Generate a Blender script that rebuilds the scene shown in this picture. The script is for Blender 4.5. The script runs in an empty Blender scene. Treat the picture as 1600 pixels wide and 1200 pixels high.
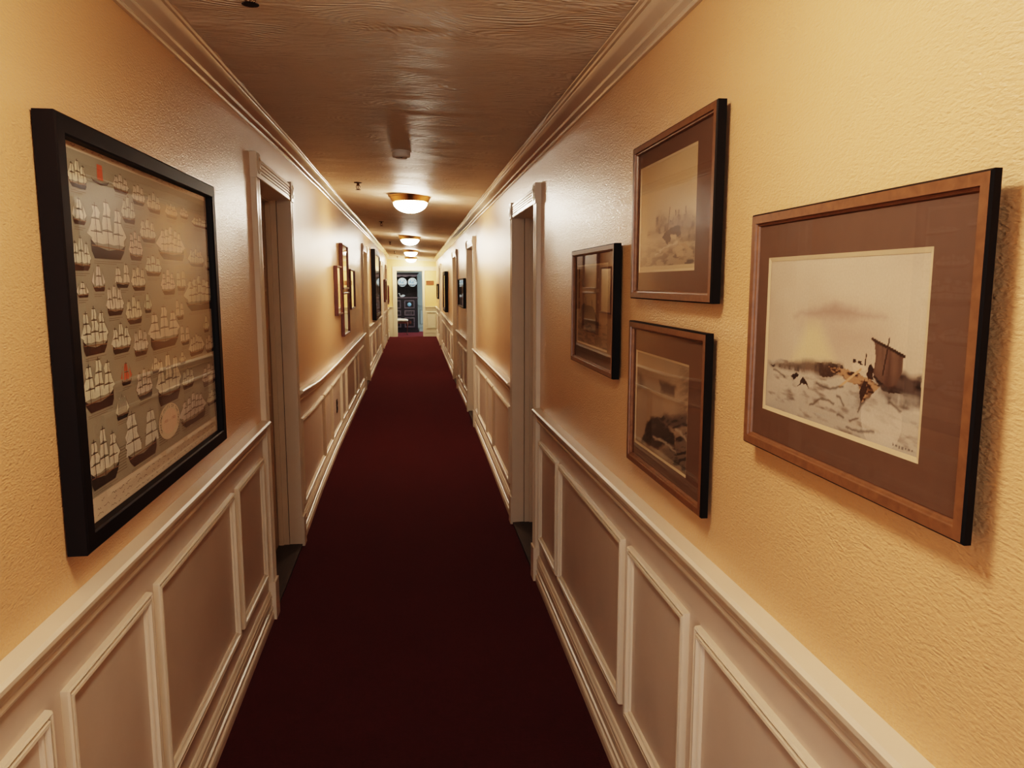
import bpy, bmesh, math, random
import numpy as np
from mathutils import Vector, Matrix
random.seed(7)
PI = math.pi
COL = bpy.context.scene.collection
ART = {"big":{"ray":[[0.32,0.588],[0.401,0.603],[0.517,0.397],[0.218,0.354]],"sea":[[0.032,0.307],[0.324,0.372],[0.499,0.397],[0.565,0.394],[0.583,0.343],[0.472,0.31],[0.329,0.303],[0.034,0.3]],"hill":[[0.889,0.404],[0.937,0.404],[0.982,0.404],[0.991,0.292],[0.803,0.296],[0.751,0.365],[0.798,0.365]],"sail":[[0.735,0.552],[0.819,0.52],[0.893,0.487],[0.891,0.415],[0.868,0.343],[0.825,0.321],[0.778,0.35],[0.746,0.375],[0.755,0.455],[0.746,0.527]],"yard":[[0.73,0.552],[0.898,0.487]],"mast":[[0.819,0.563],[0.796,0.379]],"hull":[[0.476,0.375],[0.58,0.372],[0.703,0.354],[0.791,0.318],[0.737,0.253],[0.689,0.217],[0.662,0.292],[0.585,0.325],[0.503,0.35]],"shirt":[[0.626,0.404],[0.655,0.415],[0.712,0.404],[0.707,0.383],[0.635,0.368]],"head":[[0.633,0.433],[0.651,0.433],[0.655,0.415],[0.633,0.412]],"fig":[[0.712,0.419],[0.728,0.426],[0.744,0.408],[0.755,0.343],[0.721,0.339]],"fig2":[[0.662,0.422],[0.683,0.426],[0.692,0.401],[0.667,0.401]],"oar":[[0.678,0.386],[0.558,0.267]],"spear":[[0.703,0.469],[0.701,0.412]],"f3":[[0.224,0.26],[0.261,0.296],[0.281,0.278],[0.245,0.245]],"f4":[[0.263,0.209],[0.311,0.278],[0.349,0.217],[0.299,0.238]],"wave":[[0.789,0.289],[0.866,0.292],[0.984,0.3],[0.986,0.26],[0.9,0.238],[0.844,0.253]],"bow":[[0.676,0.267],[0.703,0.339],[0.721,0.289],[0.689,0.209]],"s1":[[0.37,0.112],[0.429,0.166],[0.463,0.181],[0.531,0.17]],"s2":[[0.544,0.217],[0.587,0.173]],"s3":[[0.737,0.26],[0.689,0.209],[0.671,0.162]],"s4":[[0.551,0.108],[0.592,0.105]],"s5":[[0.63,0.105],[0.68,0.123]],"s6":[[0.617,0.061],[0.694,0.054],[0.776,0.076]],"s7":[[0.844,0.253],[0.896,0.217]],"s8":[[0.073,0.282],[0.163,0.249]],"s9":[[0.406,0.256],[0.508,0.249],[0.58,0.274]],"cloud":[[0.404,0.69],[0.499,0.722],[0.633,0.697],[0.794,0.671],[0.608,0.65],[0.227,0.639]],"shade":[[0.286,0.599],[0.42,0.679],[0.689,0.671],[0.798,0.603],[0.757,0.451],[0.519,0.412],[0.444,0.57]]},"p2":{"hill":[[0.174,0.355],[0.327,0.39],[0.323,0.483],[0.384,0.514],[0.513,0.466],[0.618,0.445],[0.673,0.49],[0.73,0.483],[0.773,0.448],[0.851,0.472],[0.982,0.421],[1.005,0.231],[0.783,0.266],[0.519,0.345]],"mast":[[0.57,0.548],[0.535,0.345]],"m2":[[0.668,0.517],[0.67,0.476]],"m3":[[0.719,0.51],[0.721,0.469]],"m4":[[0.831,0.524],[0.835,0.469]],"boat":[[0.453,0.3],[0.519,0.345],[0.593,0.383],[0.751,0.379],[0.762,0.293],[0.597,0.286],[0.556,0.231],[0.478,0.276]],"white":[[0.597,0.314],[0.698,0.303],[0.686,0.269],[0.597,0.286]],"foam":[[0.323,0.152],[0.497,0.214],[0.558,0.221],[0.716,0.238]],"refl":[[0.675,0.2],[0.787,0.207],[0.819,0.121],[0.709,0.124]],"deck":[[0.757,0.224],[0.84,0.224],[0.947,0.162],[0.895,0.159]]},"p3":{"r1":[[0.039,0.744],[0.104,0.747],[0.185,0.686],[0.095,0.606],[0.046,0.61]],"r2":[[0.484,0.773],[0.778,0.769],[0.759,0.668],[0.505,0.653]],"big":[[0.139,0.047],[0.222,0.242],[0.336,0.361],[0.477,0.404],[0.65,0.357],[0.803,0.3],[0.796,0.206],[0.609,0.177],[0.507,0.072],[0.248,0.054]],"r3":[[0.491,0.397],[0.593,0.462],[0.72,0.469],[0.981,0.578],[0.988,0.469],[0.822,0.368],[0.65,0.357]],"wat":[[0.507,0.079],[0.806,0.235],[0.815,0.303],[0.991,0.422],[1.012,0.032],[0.692,0.051]],"foam":[[0.389,0.166],[0.606,0.195],[0.81,0.173]],"f2":[[0.799,0.375],[0.94,0.354],[0.998,0.3]]},"p4":{"ship":[[0.047,0.374],[0.204,0.497],[0.372,0.526],[0.536,0.477],[0.679,0.387],[0.623,0.272],[0.168,0.275]],"m1":[[0.287,0.596],[0.315,0.301]],"m2":[[0.502,0.56],[0.513,0.288]],"sea":[[-0.043,0.228],[1.036,0.305],[0.994,0.023],[-0.034,-0.023]]}}
SHIPS = [(1.683, 1.775, 1.848, 1.908), (1.797, 1.899, 1.868, 1.913), (1.92, 2.019, 1.864, 1.911), (2.041, 2.134, 1.848, 1.902), (2.15, 2.26, 1.838, 1.896), (2.298, 2.412, 1.836, 1.883), (2.438, 2.523, 1.846, 1.883), (2.562, 2.761, 1.831, 1.866), (1.689, 1.757, 1.772, 1.829), (1.761, 1.976, 1.704, 1.84), (1.965, 2.056, 1.796, 1.864), (2.085, 2.205, 1.756, 1.82), (2.213, 2.469, 1.716, 1.817), (1.997, 2.092, 1.706, 1.782), (1.672, 1.764, 1.676, 1.749), (2.5, 2.682, 1.702, 1.763), (2.696, 2.766, 1.692, 1.746), (2.104, 2.233, 1.668, 1.726), (1.896, 1.985, 1.638, 1.698), (1.683, 1.742, 1.619, 1.653), (1.765, 1.834, 1.631, 1.691), (2.0, 2.1, 1.63, 1.694), (2.226, 2.352, 1.616, 1.692), (2.367, 2.454, 1.626, 1.69), (2.443, 2.78, 1.561, 1.68), (1.832, 1.936, 1.574, 1.647), (1.95, 2.06, 1.548, 1.62), (2.079, 2.135, 1.571, 1.625), (2.345, 2.417, 1.54, 1.602), (1.688, 1.827, 1.494, 1.6), (1.847, 1.967, 1.483, 1.558), (1.984, 2.088, 1.465, 1.536), (2.097, 2.361, 1.469, 1.59), (2.375, 2.464, 1.461, 1.524), (2.451, 2.626, 1.419, 1.491), (2.633, 2.701, 1.484, 1.542), (2.645, 2.749, 1.413, 1.477), (1.677, 1.847, 1.37, 1.488), (1.889, 1.957, 1.404, 1.46), (1.987, 2.103, 1.351, 1.433), (2.105, 2.169, 1.408, 1.452), (2.132, 2.349, 1.311, 1.456), (2.352, 2.411, 1.407, 1.445), (2.363, 2.487, 1.326, 1.391), (2.582, 2.753, 1.304, 1.382), (1.843, 1.925, 1.327, 1.386), (2.324, 2.613, 1.21, 1.31), (2.626, 2.757, 1.233, 1.287), (1.675, 1.845, 1.2, 1.333), (1.895, 2.117, 1.196, 1.336)]

# ------------------------------------------------------------------ helpers
def link(o, parent=None):
    COL.objects.link(o)
    if parent is not None: o.parent = parent
    return o

def mesh_obj(name, verts, faces, mats, parent=None, midx=None, smooth=False, origin=None, recalc=True):
    """one mesh object; verts are world coordinates. parents are empties placed at 'loc' (no rotation)."""
    off = Vector((0, 0, 0))
    if parent is not None:
        p = parent
        while p is not None:
            off += Vector(p.location); p = p.parent
    if origin is None: origin = Vector((0, 0, 0))
    me = bpy.data.meshes.new(name)
    if parent is None:
        cen = Vector((0, 0, 0))
    else:
        cen = off
    me.from_pydata([tuple(Vector(v) - cen) for v in verts], [], faces)
    for m in (mats if isinstance(mats, (list, tuple)) else [mats]): me.materials.append(m)
    if midx: me.polygons.foreach_set('material_index', midx)
    if smooth: me.polygons.foreach_set('use_smooth', [True] * len(me.polygons))
    me.update()
    if recalc:
        bm = bmesh.new(); bm.from_mesh(me); bmesh.ops.recalc_face_normals(bm, faces=bm.faces); bm.to_mesh(me); bm.free()
    o = bpy.data.objects.new(name, me)
    return link(o, parent)

def empty(name, loc, label=None, cat=None, group=None, kind=None):
    o = bpy.data.objects.new(name, None); o.location = loc; o.empty_display_size = .1
    link(o); tag(o, label, cat, group, kind); return o

def tag(o, label=None, cat=None, group=None, kind=None):
    if label: o['label'] = label
    if cat: o['category'] = cat
    if group: o['group'] = group
    if kind: o['kind'] = kind
    return o

class MB:
    def __init__(s): s.v = []; s.f = []; s.m = []
    def add(s, vs, fs, m=0):
        b = len(s.v); s.v += [tuple(v) for v in vs]
        for f in fs: s.f.append([b + i for i in f]); s.m.append(m)
    def box8(s, P, m=0):
        s.add(P, [(0,1,2,3),(7,6,5,4),(0,4,5,1),(1,5,6,2),(2,6,7,3),(3,7,4,0)], m)
    def box(s, x0, x1, y0, y1, z0, z1, m=0):
        s.box8([(x0,y0,z0),(x1,y0,z0),(x1,y1,z0),(x0,y1,z0),(x0,y0,z1),(x1,y0,z1),(x1,y1,z1),(x0,y1,z1)], m)
    def lathe(s, prof, c, n=32, axis='z', m=0, cap=True):
        """prof: list of (r,h)"""
        b = len(s.v)
        for r, h in prof:
            for i in range(n):
                a = 2*PI*i/n; p, q = r*math.cos(a), r*math.sin(a)
                if axis == 'z': w = (c[0]+p, c[1]+q, c[2]+h)
                elif axis == 'y': w = (c[0]+p, c[1]+h, c[2]+q)
                else: w = (c[0]+h, c[1]+p, c[2]+q)
                s.v.append(w)
        for k in range(len(prof)-1):
            for i in range(n):
                j = (i+1) % n
                s.f.append([b+k*n+i, b+k*n+j, b+(k+1)*n+j, b+(k+1)*n+i]); s.m.append(m)
        if cap:
            s.f.append([b+i for i in range(n)]); s.m.append(m)
            e = b+(len(prof)-1)*n
            s.f.append([e+i for i in range(n)]); s.m.append(m)
    def tube(s, pts, rad, n=8, m=0):
        b = len(s.v); K = len(pts)
        for k, p in enumerate(pts):
            p = Vector(p)
            t = (Vector(pts[min(k+1, K-1)]) - Vector(pts[max(k-1, 0)])).normalized()
            up = Vector((0,0,1)) if abs(t.z) < .9 else Vector((1,0,0))
            a = t.cross(up).normalized(); c = t.cross(a)
            r = rad[k] if isinstance(rad, (list, tuple)) else rad
            for i in range(n):
                th = 2*PI*i/n
                s.v.append(tuple(p + a*(r*math.cos(th)) + c*(r*math.sin(th))))
        for k in range(K-1):
            for i in range(n):
                j = (i+1) % n
                s.f.append([b+k*n+i, b+k*n+j, b+(k+1)*n+j, b+(k+1)*n+i]); s.m.append(m)
        s.f.append([b+i for i in range(n)]); s.m.append(m)
        s.f.append([b+(K-1)*n+i for i in range(n)]); s.m.append(m)
    def build(s, name, mats, parent=None, smooth=False, face=None):
        if face is not None:      # single pane: make its normal look into the corridor
            a, b, c = (Vector(s.v[i]) for i in s.f[0][:3])
            if ((b-a).cross(c-b)).dot(Vector(face)) < 0: s.f[0] = s.f[0][::-1]
            return mesh_obj(name, s.v, s.f, mats, parent, s.m, smooth, recalc=False)
        return mesh_obj(name, s.v, s.f, mats, parent, s.m, smooth)

def autosmooth(o, ang=40):
    me = o.data
    me.polygons.foreach_set('use_smooth', [True]*len(me.polygons))
    try: me.set_sharp_from_angle(angle=math.radians(ang))
    except Exception: pass
    return o

# ------------------------------------------------------------------ the crooked old corridor: surveyed lines
def smooth_interp(pts, y):
    if y <= pts[0][0]: return pts[0][1]
    for (a, va), (b, vb) in zip(pts, pts[1:]):
        if y <= b:
            t = (y-a)/(b-a)
            return va + (vb-va)*t
    return pts[-1][1]
def soften(pts, w=.25):
    def f(y):
        return sum(smooth_interp(pts, y+d*w)*k for d, k in ((-1, .25), (-.5, .5), (0, 1), (.5, .5), (1, .25)))/2.5
    return f
XLf = soften([(-4,-.695),(2.5,-.70),(3.7,-.709),(4.75,-.718),(6,-.745),(7.6,-.76),(9.5,-.755),(12,-.748),(24,-.742)])
XRf = soften([(-4,.645),(4,.652),(5,.654),(7,.672),(9.3,.682),(12,.672),(19,.69),(24,.70)])
BASE = .02
ZRL = soften([(-4,1.003),(3.6,1.0),(4.75,.99),(5.85,.912),(7.5,.882),(11.7,.893),(13,.93),(17.7,.888),(24,.90)], .35)
ZRR = soften([(-4,1.03),(1.5,1.018),(4,.977),(5.1,.975),(8.7,.91),(9.65,.948),(12,.93),(24,.94)], .35)
CRL = soften([(-4,2.325),(2,2.335),(3.8,2.365),(6.7,2.43),(11,2.44),(18,2.43),(21,2.42),(24,2.36)], .6)
CRR = soften([(-4,2.28),(2,2.292),(5,2.30),(8,2.325),(15,2.305),(24,2.295)], .6)
CROWN_H = .070
YB, YE = -2.6, 23.5          # rear and far end of the corridor
def wallx(side, y): return XLf(y)-BASE if side == 'L' else XRf(y)+BASE
def sgn(side): return 1 if side == 'L' else -1
def P(side, y, u, z, warp=False):
    """point at distance u in front of the wall; warp: heights ride on the uneven chair rail line"""
    if warp: z = z*(ZRL(y) if side == 'L' else ZRR(y))
    return (wallx(side, y) + sgn(side)*u, y, z)
def ceilz(x, y):
    a, b = wallx('L', y), wallx('R', y); t = (x-a)/(b-a)
    return (CRL(y)*(1-t) + CRR(y)*t) + CROWN_H
def samples(y0, y1, step=.25):
    n = max(1, int(math.ceil((y1-y0)/step)))
    return [y0+(y1-y0)*i/n for i in range(n+1)]

# ------------------------------------------------------------------ materials
def nodes(name):
    m = bpy.data.materials.new(name); m.use_nodes = True
    nt = m.node_tree; b = nt.nodes['Principled BSDF']
    return m, nt, b
def N(nt, t, **kw):
    n = nt.nodes.new(t)
    for k, v in kw.items():
        if k.startswith('i_'): n.inputs[k[2:].replace('_', ' ')].default_value = v
        else: setattr(n, k, v)
    return n
def ramp(nt, fac, stops):
    r = nt.nodes.new('ShaderNodeValToRGB')
    while len(r.color_ramp.elements) < len(stops): r.color_ramp.elements.new(.5)
    for e, (p, c) in zip(r.color_ramp.elements, stops):
        e.position = p; e.color = (*c, 1) if len(c) == 3 else c
    nt.links.new(fac, r.inputs[0]); return r
def coord(nt, scale=(1,1,1), rot=(0,0,0)):
    g = nt.nodes.new('ShaderNodeNewGeometry'); mp = nt.nodes.new('ShaderNodeMapping')
    mp.inputs['Scale'].default_value = scale; mp.inputs['Rotation'].default_value = rot
    nt.links.new(g.outputs['Position'], mp.inputs[0]); return mp.outputs[0]
def simple(name, col, rough=.5, spec=.5, metal=0, var=.06, vscale=6, bump=0, bscale=60, coat=0):
    m, nt, b = nodes(name)
    v = coord(nt)
    n = N(nt, 'ShaderNodeTexNoise', i_Scale=vscale, i_Detail=4.0); nt.links.new(v, n.inputs['Vector'])
    lo = tuple(max(0, c*(1-var)) for c in col); hi = tuple(min(1, c*(1+var)) for c in col)
    r = ramp(nt, n.outputs['Fac'], [(.3, lo), (.7, hi)])
    nt.links.new(r.outputs[0], b.inputs['Base Color'])
    b.inputs['Roughness'].default_value = rough; b.inputs['Specular IOR Level'].default_value = spec
    b.inputs['Metallic'].default_value = metal; b.inputs['Coat Weight'].default_value = coat
    if bump:
        n2 = N(nt, 'ShaderNodeTexNoise', i_Scale=bscale, i_Detail=3.0); nt.links.new(v, n2.inputs['Vector'])
        bp = N(nt, 'ShaderNodeBump', i_Strength=bump, i_Distance=.002)
        nt.links.new(n2.outputs['Fac'], bp.inputs['Height']); nt.links.new(bp.outputs[0], b.inputs['Normal'])
    return m

def wallpaper(name, col, rough=.36, bstr=.55):
    m, nt, b = nodes(name)
    L = nt.links.new
    v = coord(nt)
    n0 = N(nt, 'ShaderNodeTexNoise', i_Scale=1.3, i_Detail=3.0); L(v, n0.inputs['Vector'])
    lo = tuple(c*.95 for c in col); hi = tuple(c*1.05 for c in col)
    r = ramp(nt, n0.outputs['Fac'], [(.3, lo), (.7, hi)]); L(r.outputs[0], b.inputs['Base Color'])
    # embossed: short diagonal strokes in two directions
    va = coord(nt, (1, 105, 250), (math.radians(38), 0, 0)); vb = coord(nt, (1, 105, 250), (math.radians(-38), 0, 0))
    na = N(nt, 'ShaderNodeTexNoise', i_Scale=1.0, i_Detail=2.0); L(va, na.inputs['Vector'])
    nb = N(nt, 'ShaderNodeTexNoise', i_Scale=1.0, i_Detail=2.0); L(vb, nb.inputs['Vector'])
    mk = N(nt, 'ShaderNodeTexNoise', i_Scale=28.0, i_Detail=0.0); L(v, mk.inputs['Vector'])
    mr = ramp(nt, mk.outputs['Fac'], [(.42, (0,0,0)), (.58, (1,1,1))])
    mx = nt.nodes.new('ShaderNodeMix'); mx.data_type = 'FLOAT'
    L(mr.outputs[0], mx.inputs[0]); L(na.outputs['Fac'], mx.inputs[2]); L(nb.outputs['Fac'], mx.inputs[3])
    bp = N(nt, 'ShaderNodeBump', i_Strength=bstr, i_Distance=.0026)
    L(mx.outputs[0], bp.inputs['Height']); L(bp.outputs[0], b.inputs['Normal'])
    b.inputs['Roughness'].default_value = rough+.08
    b.inputs['Specular IOR Level'].default_value = .6
    b.inputs['Coat Weight'].default_value = .55; b.inputs['Coat Roughness'].default_value = .17
    bc = N(nt, 'ShaderNodeBump', i_Strength=bstr*.8, i_Distance=.0016)
    L(mx.outputs[0], bc.inputs['Height']); L(bc.outputs[0], b.inputs['Coat Normal'])
    return m

def ceiling_mat():
    m, nt, b = nodes('trowelled_ceiling_paint'); L = nt.links.new
    v = coord(nt)
    wob = N(nt, 'ShaderNodeTexNoise', i_Scale=2.0, i_Detail=1.0); L(v, wob.inputs['Vector'])
    ws = N(nt, 'ShaderNodeVectorMath', operation='SCALE'); L(wob.outputs['Color'], ws.inputs[0]); ws.inputs['Scale'].default_value = .35
    va = N(nt, 'ShaderNodeVectorMath', operation='ADD'); L(v, va.inputs[0]); L(ws.outputs[0], va.inputs[1])
    heights = []
    for sc, fq in ((2.6, 330), (3.7, 260)):
        vo = N(nt, 'ShaderNodeTexVoronoi', voronoi_dimensions='2D', i_Scale=sc); L(va.outputs[0], vo.inputs['Vector'])
        sub = N(nt, 'ShaderNodeVectorMath', operation='SUBTRACT'); L(va.outputs[0], sub.inputs[0])
        L(vo.outputs['Position'], sub.inputs[1])
        sq = N(nt, 'ShaderNodeVectorMath', operation='MULTIPLY'); L(sub.outputs[0], sq.inputs[0]); sq.inputs[1].default_value = (.6, 1.25, 0)
        ln = N(nt, 'ShaderNodeVectorMath', operation='LENGTH'); L(sq.outputs[0], ln.inputs[0])
        mu = N(nt, 'ShaderNodeMath', operation='MULTIPLY'); L(ln.outputs['Value'], mu.inputs[0]); mu.inputs[1].default_value = fq
        sn = N(nt, 'ShaderNodeMath', operation='SINE'); L(mu.outputs[0], sn.inputs[0])
        ms = N(nt, 'ShaderNodeTexNoise', i_Scale=9.0, i_Detail=2.0); L(v, ms.inputs['Vector'])
        mr = ramp(nt, ms.outputs['Fac'], [(.45, (0,0,0)), (.7, (1,1,1))])
        mm = N(nt, 'ShaderNodeMath', operation='MULTIPLY'); L(sn.outputs[0], mm.inputs[0]); L(mr.outputs[0], mm.inputs[1])
        md = N(nt, 'ShaderNodeMath', operation='MULTIPLY'); L(mm.outputs[0], md.inputs[0]); md.inputs[1].default_value = .6; mm = md
        ed = N(nt, 'ShaderNodeMath', operation='MULTIPLY_ADD'); L(vo.outputs['Distance'], ed.inputs[0]); ed.inputs[1].default_value = 3.5
        L(mm.outputs[0], ed.inputs[2]); heights.append(ed.outputs[0])
    ad = N(nt, 'ShaderNodeMath', operation='ADD'); L(heights[0], ad.inputs[0]); L(heights[1], ad.inputs[1])
    v2 = coord(nt, (16, 55, 1)); nz = N(nt, 'ShaderNodeTexNoise', i_Scale=1.0, i_Detail=3.0); L(v2, nz.inputs['Vector'])
    ad2 = N(nt, 'ShaderNodeMath', operation='MULTIPLY_ADD'); L(nz.outputs['Fac'], ad2.inputs[0]); ad2.inputs[1].default_value = 2.0; L(ad.outputs[0], ad2.inputs[2])
    v5 = coord(nt, (6, 24, 1)); nr = N(nt, 'ShaderNodeTexNoise', i_Scale=1.0, i_Detail=2.0, i_Distortion=.8); L(v5, nr.inputs['Vector'])
    ad3 = N(nt, 'ShaderNodeMath', operation='MULTIPLY_ADD'); L(nr.outputs['Fac'], ad3.inputs[0]); ad3.inputs[1].default_value = 1.0; L(ad2.outputs[0], ad3.inputs[2]); ad2 = ad3
    bp = N(nt, 'ShaderNodeBump', i_Strength=1.0, i_Distance=.0022); L(ad2.outputs[0], bp.inputs['Height']); L(bp.outputs[0], b.inputs['Normal'])
    n0 = N(nt, 'ShaderNodeTexNoise', i_Scale=2.0, i_Detail=3.0); L(v, n0.inputs['Vector'])
    r = ramp(nt, n0.outputs['Fac'], [(.3, CEIL_LO), (.7, CEIL_HI)]); L(r.outputs[0], b.inputs['Base Color'])
    b.inputs['Roughness'].default_value = .5; b.inputs['Specular IOR Level'].default_value = .45
    return m

def carpet_mat():
    m, nt, b = nodes('maroon_carpet'); L = nt.links.new
    v1 = coord(nt, (240, 14, 1)); n1 = N(nt, 'ShaderNodeTexNoise', i_Scale=1.0, i_Detail=3.0); L(v1, n1.inputs['Vector'])
    v2 = coord(nt, (14, 190, 1)); n2 = N(nt, 'ShaderNodeTexNoise', i_Scale=1.0, i_Detail=3.0); L(v2, n2.inputs['Vector'])
    v3 = coord(nt); n3 = N(nt, 'ShaderNodeTexNoise', i_Scale=2.5, i_Detail=5.0); L(v3, n3.inputs['Vector'])
    a = N(nt, 'ShaderNodeMath', operation='ADD'); L(n1.outputs['Fac'], a.inputs[0]); L(n2.outputs['Fac'], a.inputs[1])
    c = N(nt, 'ShaderNodeMath', operation='MULTIPLY_ADD'); L(n3.outputs['Fac'], c.inputs[0]); c.inputs[1].default_value = .55; L(a.outputs[0], c.inputs[2])
    r = ramp(nt, c.outputs[0], [(.0, CARPET[0]), (1.0, CARPET[2])])
    r.color_ramp.elements[0].position = .98; 
    # ramp works on 0..1, so rescale first
    mp = N(nt, 'ShaderNodeMapRange'); L(c.outputs[0], mp.inputs[0]); mp.inputs[1].default_value = .95; mp.inputs[2].default_value = 1.6
    r.color_ramp.elements[0].position = .15; r.color_ramp.elements[1].position = .85
    L(mp.outputs[0], r.inputs[0])
    L(r.outputs[0], b.inputs['Base Color'])
    b.inputs['Roughness'].default_value = .95; b.inputs['Specular IOR Level'].default_value = .12
    b.inputs['Sheen Weight'].default_value = .45; b.inputs['Sheen Tint'].default_value = (.7, .16, .17, 1); b.inputs['Sheen Roughness'].default_value = .5
    v4 = coord(nt); n4 = N(nt, 'ShaderNodeTexNoise', i_Scale=420.0, i_Detail=2.0); L(v4, n4.inputs['Vector'])
    bp = N(nt, 'ShaderNodeBump', i_Strength=.8, i_Distance=.004); L(n4.outputs['Fac'], bp.inputs['Height']); L(bp.outputs[0], b.inputs['Normal'])
    return m

def wood(name, c0, c1, rough=.4, scale=(30, 3, 3)):
    m, nt, b = nodes(name); L = nt.links.new
    v = coord(nt, scale); n = N(nt, 'ShaderNodeTexNoise', i_Scale=1.0, i_Detail=5.0, i_Distortion=.6); L(v, n.inputs['Vector'])
    r = ramp(nt, n.outputs['Fac'], [(.3, c0), (.7, c1)]); L(r.outputs[0], b.inputs['Base Color'])
    b.inputs['Roughness'].default_value = rough
    return m
def emis(name, col, s, base=(1,1,1)):
    m, nt, b = nodes(name)
    b.inputs['Base Color'].default_value = (*base, 1)
    lw = nt.nodes.new('ShaderNodeTexNoise'); lw.inputs['Scale'].default_value = 30
    r = ramp(nt, lw.outputs['Fac'], [(.3, tuple(c*.96 for c in col)), (.7, col)])
    nt.links.new(r.outputs[0], b.inputs['Emission Color'])
    b.inputs['Emission Strength'].default_value = s; b.inputs['Roughness'].default_value = .3
    return m
def glass_mat(name, tint=1.0, ior=1.5):
    m = bpy.data.materials.new(name); m.use_nodes = True; nt = m.node_tree; nt.nodes.clear()
    o = nt.nodes.new('ShaderNodeOutputMaterial'); t = nt.nodes.new('ShaderNodeBsdfTransparent'); g = nt.nodes.new('ShaderNodeBsdfGlossy')
    g.inputs['Roughness'].default_value = .02; t.inputs['Color'].default_value = (tint, tint, tint, 1)
    f = nt.nodes.new('ShaderNodeFresnel'); f.inputs['IOR'].default_value = ior
    ge = nt.nodes.new('ShaderNodeNewGeometry'); pw = nt.nodes.new('ShaderNodeMix'); pw.data_type = 'FLOAT'   # same reflectance from both faces of the pane
    pw.inputs[2].default_value = ior; pw.inputs[3].default_value = 1/ior
    nt.links.new(ge.outputs['Backfacing'], pw.inputs[0]); nt.links.new(pw.outputs[0], f.inputs['IOR'])
    mx = nt.nodes.new('ShaderNodeMixShader')
    nt.links.new(f.outputs[0], mx.inputs[0]); nt.links.new(t.outputs[0], mx.inputs[1]); nt.links.new(g.outputs[0], mx.inputs[2]); nt.links.new(mx.outputs[0], o.inputs[0])
    return m
def attr_mat(name, rough=.6, grain=.04):
    m, nt, b = nodes(name); L = nt.links.new
    a = N(nt, 'ShaderNodeAttribute', attribute_name='Col')
    n = N(nt, 'ShaderNodeTexNoise', i_Scale=260.0, i_Detail=2.0); L(coord(nt), n.inputs['Vector'])
    r = ramp(nt, n.outputs['Fac'], [(.3, (1-grain*2,)*3), (.7, (1,)*3)])
    mx = nt.nodes.new('ShaderNodeMix'); mx.data_type = 'RGBA'; mx.blend_type = 'MULTIPLY'; mx.inputs[0].default_value = 1
    L(a.outputs['Color'], mx.inputs[6]); L(r.outputs[0], mx.inputs[7]); L(mx.outputs[2], b.inputs['Base Color'])
    b.inputs['Roughness'].default_value = rough
    return m

CEIL_LO, CEIL_HI = (.74, .64, .52), (.78, .68, .56)
CARPET = [(.0035, .0014, .0020), (.03, .004, .005), (.021, .0066, .0085)]
M = {}
M['paper'] = wallpaper('embossed_cream_wallpaper', (.76, .47, .245), rough=.30, bstr=1.0)
M['dado'] = simple('beige_dado_paint', (.66, .535, .435), rough=.33, var=.03, bump=.12, bscale=90)
M['trim'] = simple('cream_gloss_trim_paint', (.76, .64, .50), rough=.28, var=.03, bump=.08, bscale=60)
M['crown'] = simple('cornice_gloss_paint', (.70, .57, .43), rough=.13, var=.03)
M['door'] = simple('beige_door_paint', (.58, .44, .30), rough=.35, var=.04)
M['ceil'] = ceiling_mat()
M['carpet'] = carpet_mat()
M['thresh'] = wood('dark_threshold_wood', (.03, .018, .012), (.075, .045, .028))
M['brass'] = simple('aged_brass', (.56, .38, .20), rough=.3, metal=1, var=.1)
M['dome'] = emis('lit_opal_glass', (1, .87, .70), 70)
M['dome_near'] = emis('bright_opal_glass', (1, .84, .66), 42)
M['white_pl'] = simple('white_plastic', (.80, .74, .66), rough=.4, var=.02)
M['black_fr'] = simple('black_frame_lacquer', (.006, .004, .005), rough=.5, spec=.25, var=.1)
M['gold_fr'] = wood('bronze_frame_paint', (.15, .07, .036), (.21, .10, .05), rough=.36, scale=(8, 60, 60))
M['dark_side'] = simple('black_frame_edge', (.004, .003, .003), rough=.5, spec=.2, var=.2)
M['mat_brown'] = simple('brown_mat_board', (.115, .062, .040), rough=.8, var=.05, vscale=60)
M['mat_cream'] = simple('cream_bevel_card', (.55, .42, .27), rough=.7, var=.03)
M['glass'] = glass_mat('picture_glass')
M['print'] = attr_mat('printed_paper')
M['chart'] = attr_mat('printed_chart_paper', rough=.7)
M['mirror'] = simple('mirror_silver', (.85, .85, .80), rough=.03, metal=1, var=.01)
M['mahog'] = wood('reddish_mahogany', (.065, .017, .010), (.13, .035, .02), rough=.3, scale=(20, 20, 4))
M['steel'] = simple('dull_brass_sprinkler', (.12, .07, .035), rough=.45, metal=.7, var=.1)
M['iron'] = simple('dark_oxidised_metal', (.02, .014, .012), rough=.5, metal=.5, var=.1)
M['dark_oak'] = wood('dark_carved_oak', (.010, .008, .014), (.032, .024, .036), rough=.42, scale=(12, 12, 30))
M['oak_edge'] = wood('paler_oak', (.09, .07, .09), (.18, .14, .16), rough=.4, scale=(12, 12, 30))  # paler oak tone for counter, frieze, mouldings and carved band
M['plaque'] = wood('plaque_wood', (.20, .075, .03), (.30, .12, .05), rough=.4, scale=(30, 4, 60))
M['far_wall'] = simple('grey_blue_wall_paint', (.34, .38, .36), rough=.6, var=.03)
M['end_wall'] = wallpaper('pale_yellow_wallpaper', (.80, .62, .30), rough=.5, bstr=.2)
M['white_trim'] = simple('pale_cream_trim', (.80, .74, .55), rough=.4, var=.02)
M['seat'] = simple('pale_upholstery', (.62, .60, .52), rough=.85, var=.05, vscale=40)
M['ceramic'] = simple('white_glazed_ceramic', (.80, .86, .90), rough=.2, var=.02)
M['blue_cer'] = simple('pale_blue_ceramic', (.25, .50, .75), rough=.25, var=.2, vscale=60)
M['dark_out'] = simple('brown_socket_plastic', (.05, .028, .018), rough=.4)

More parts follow.
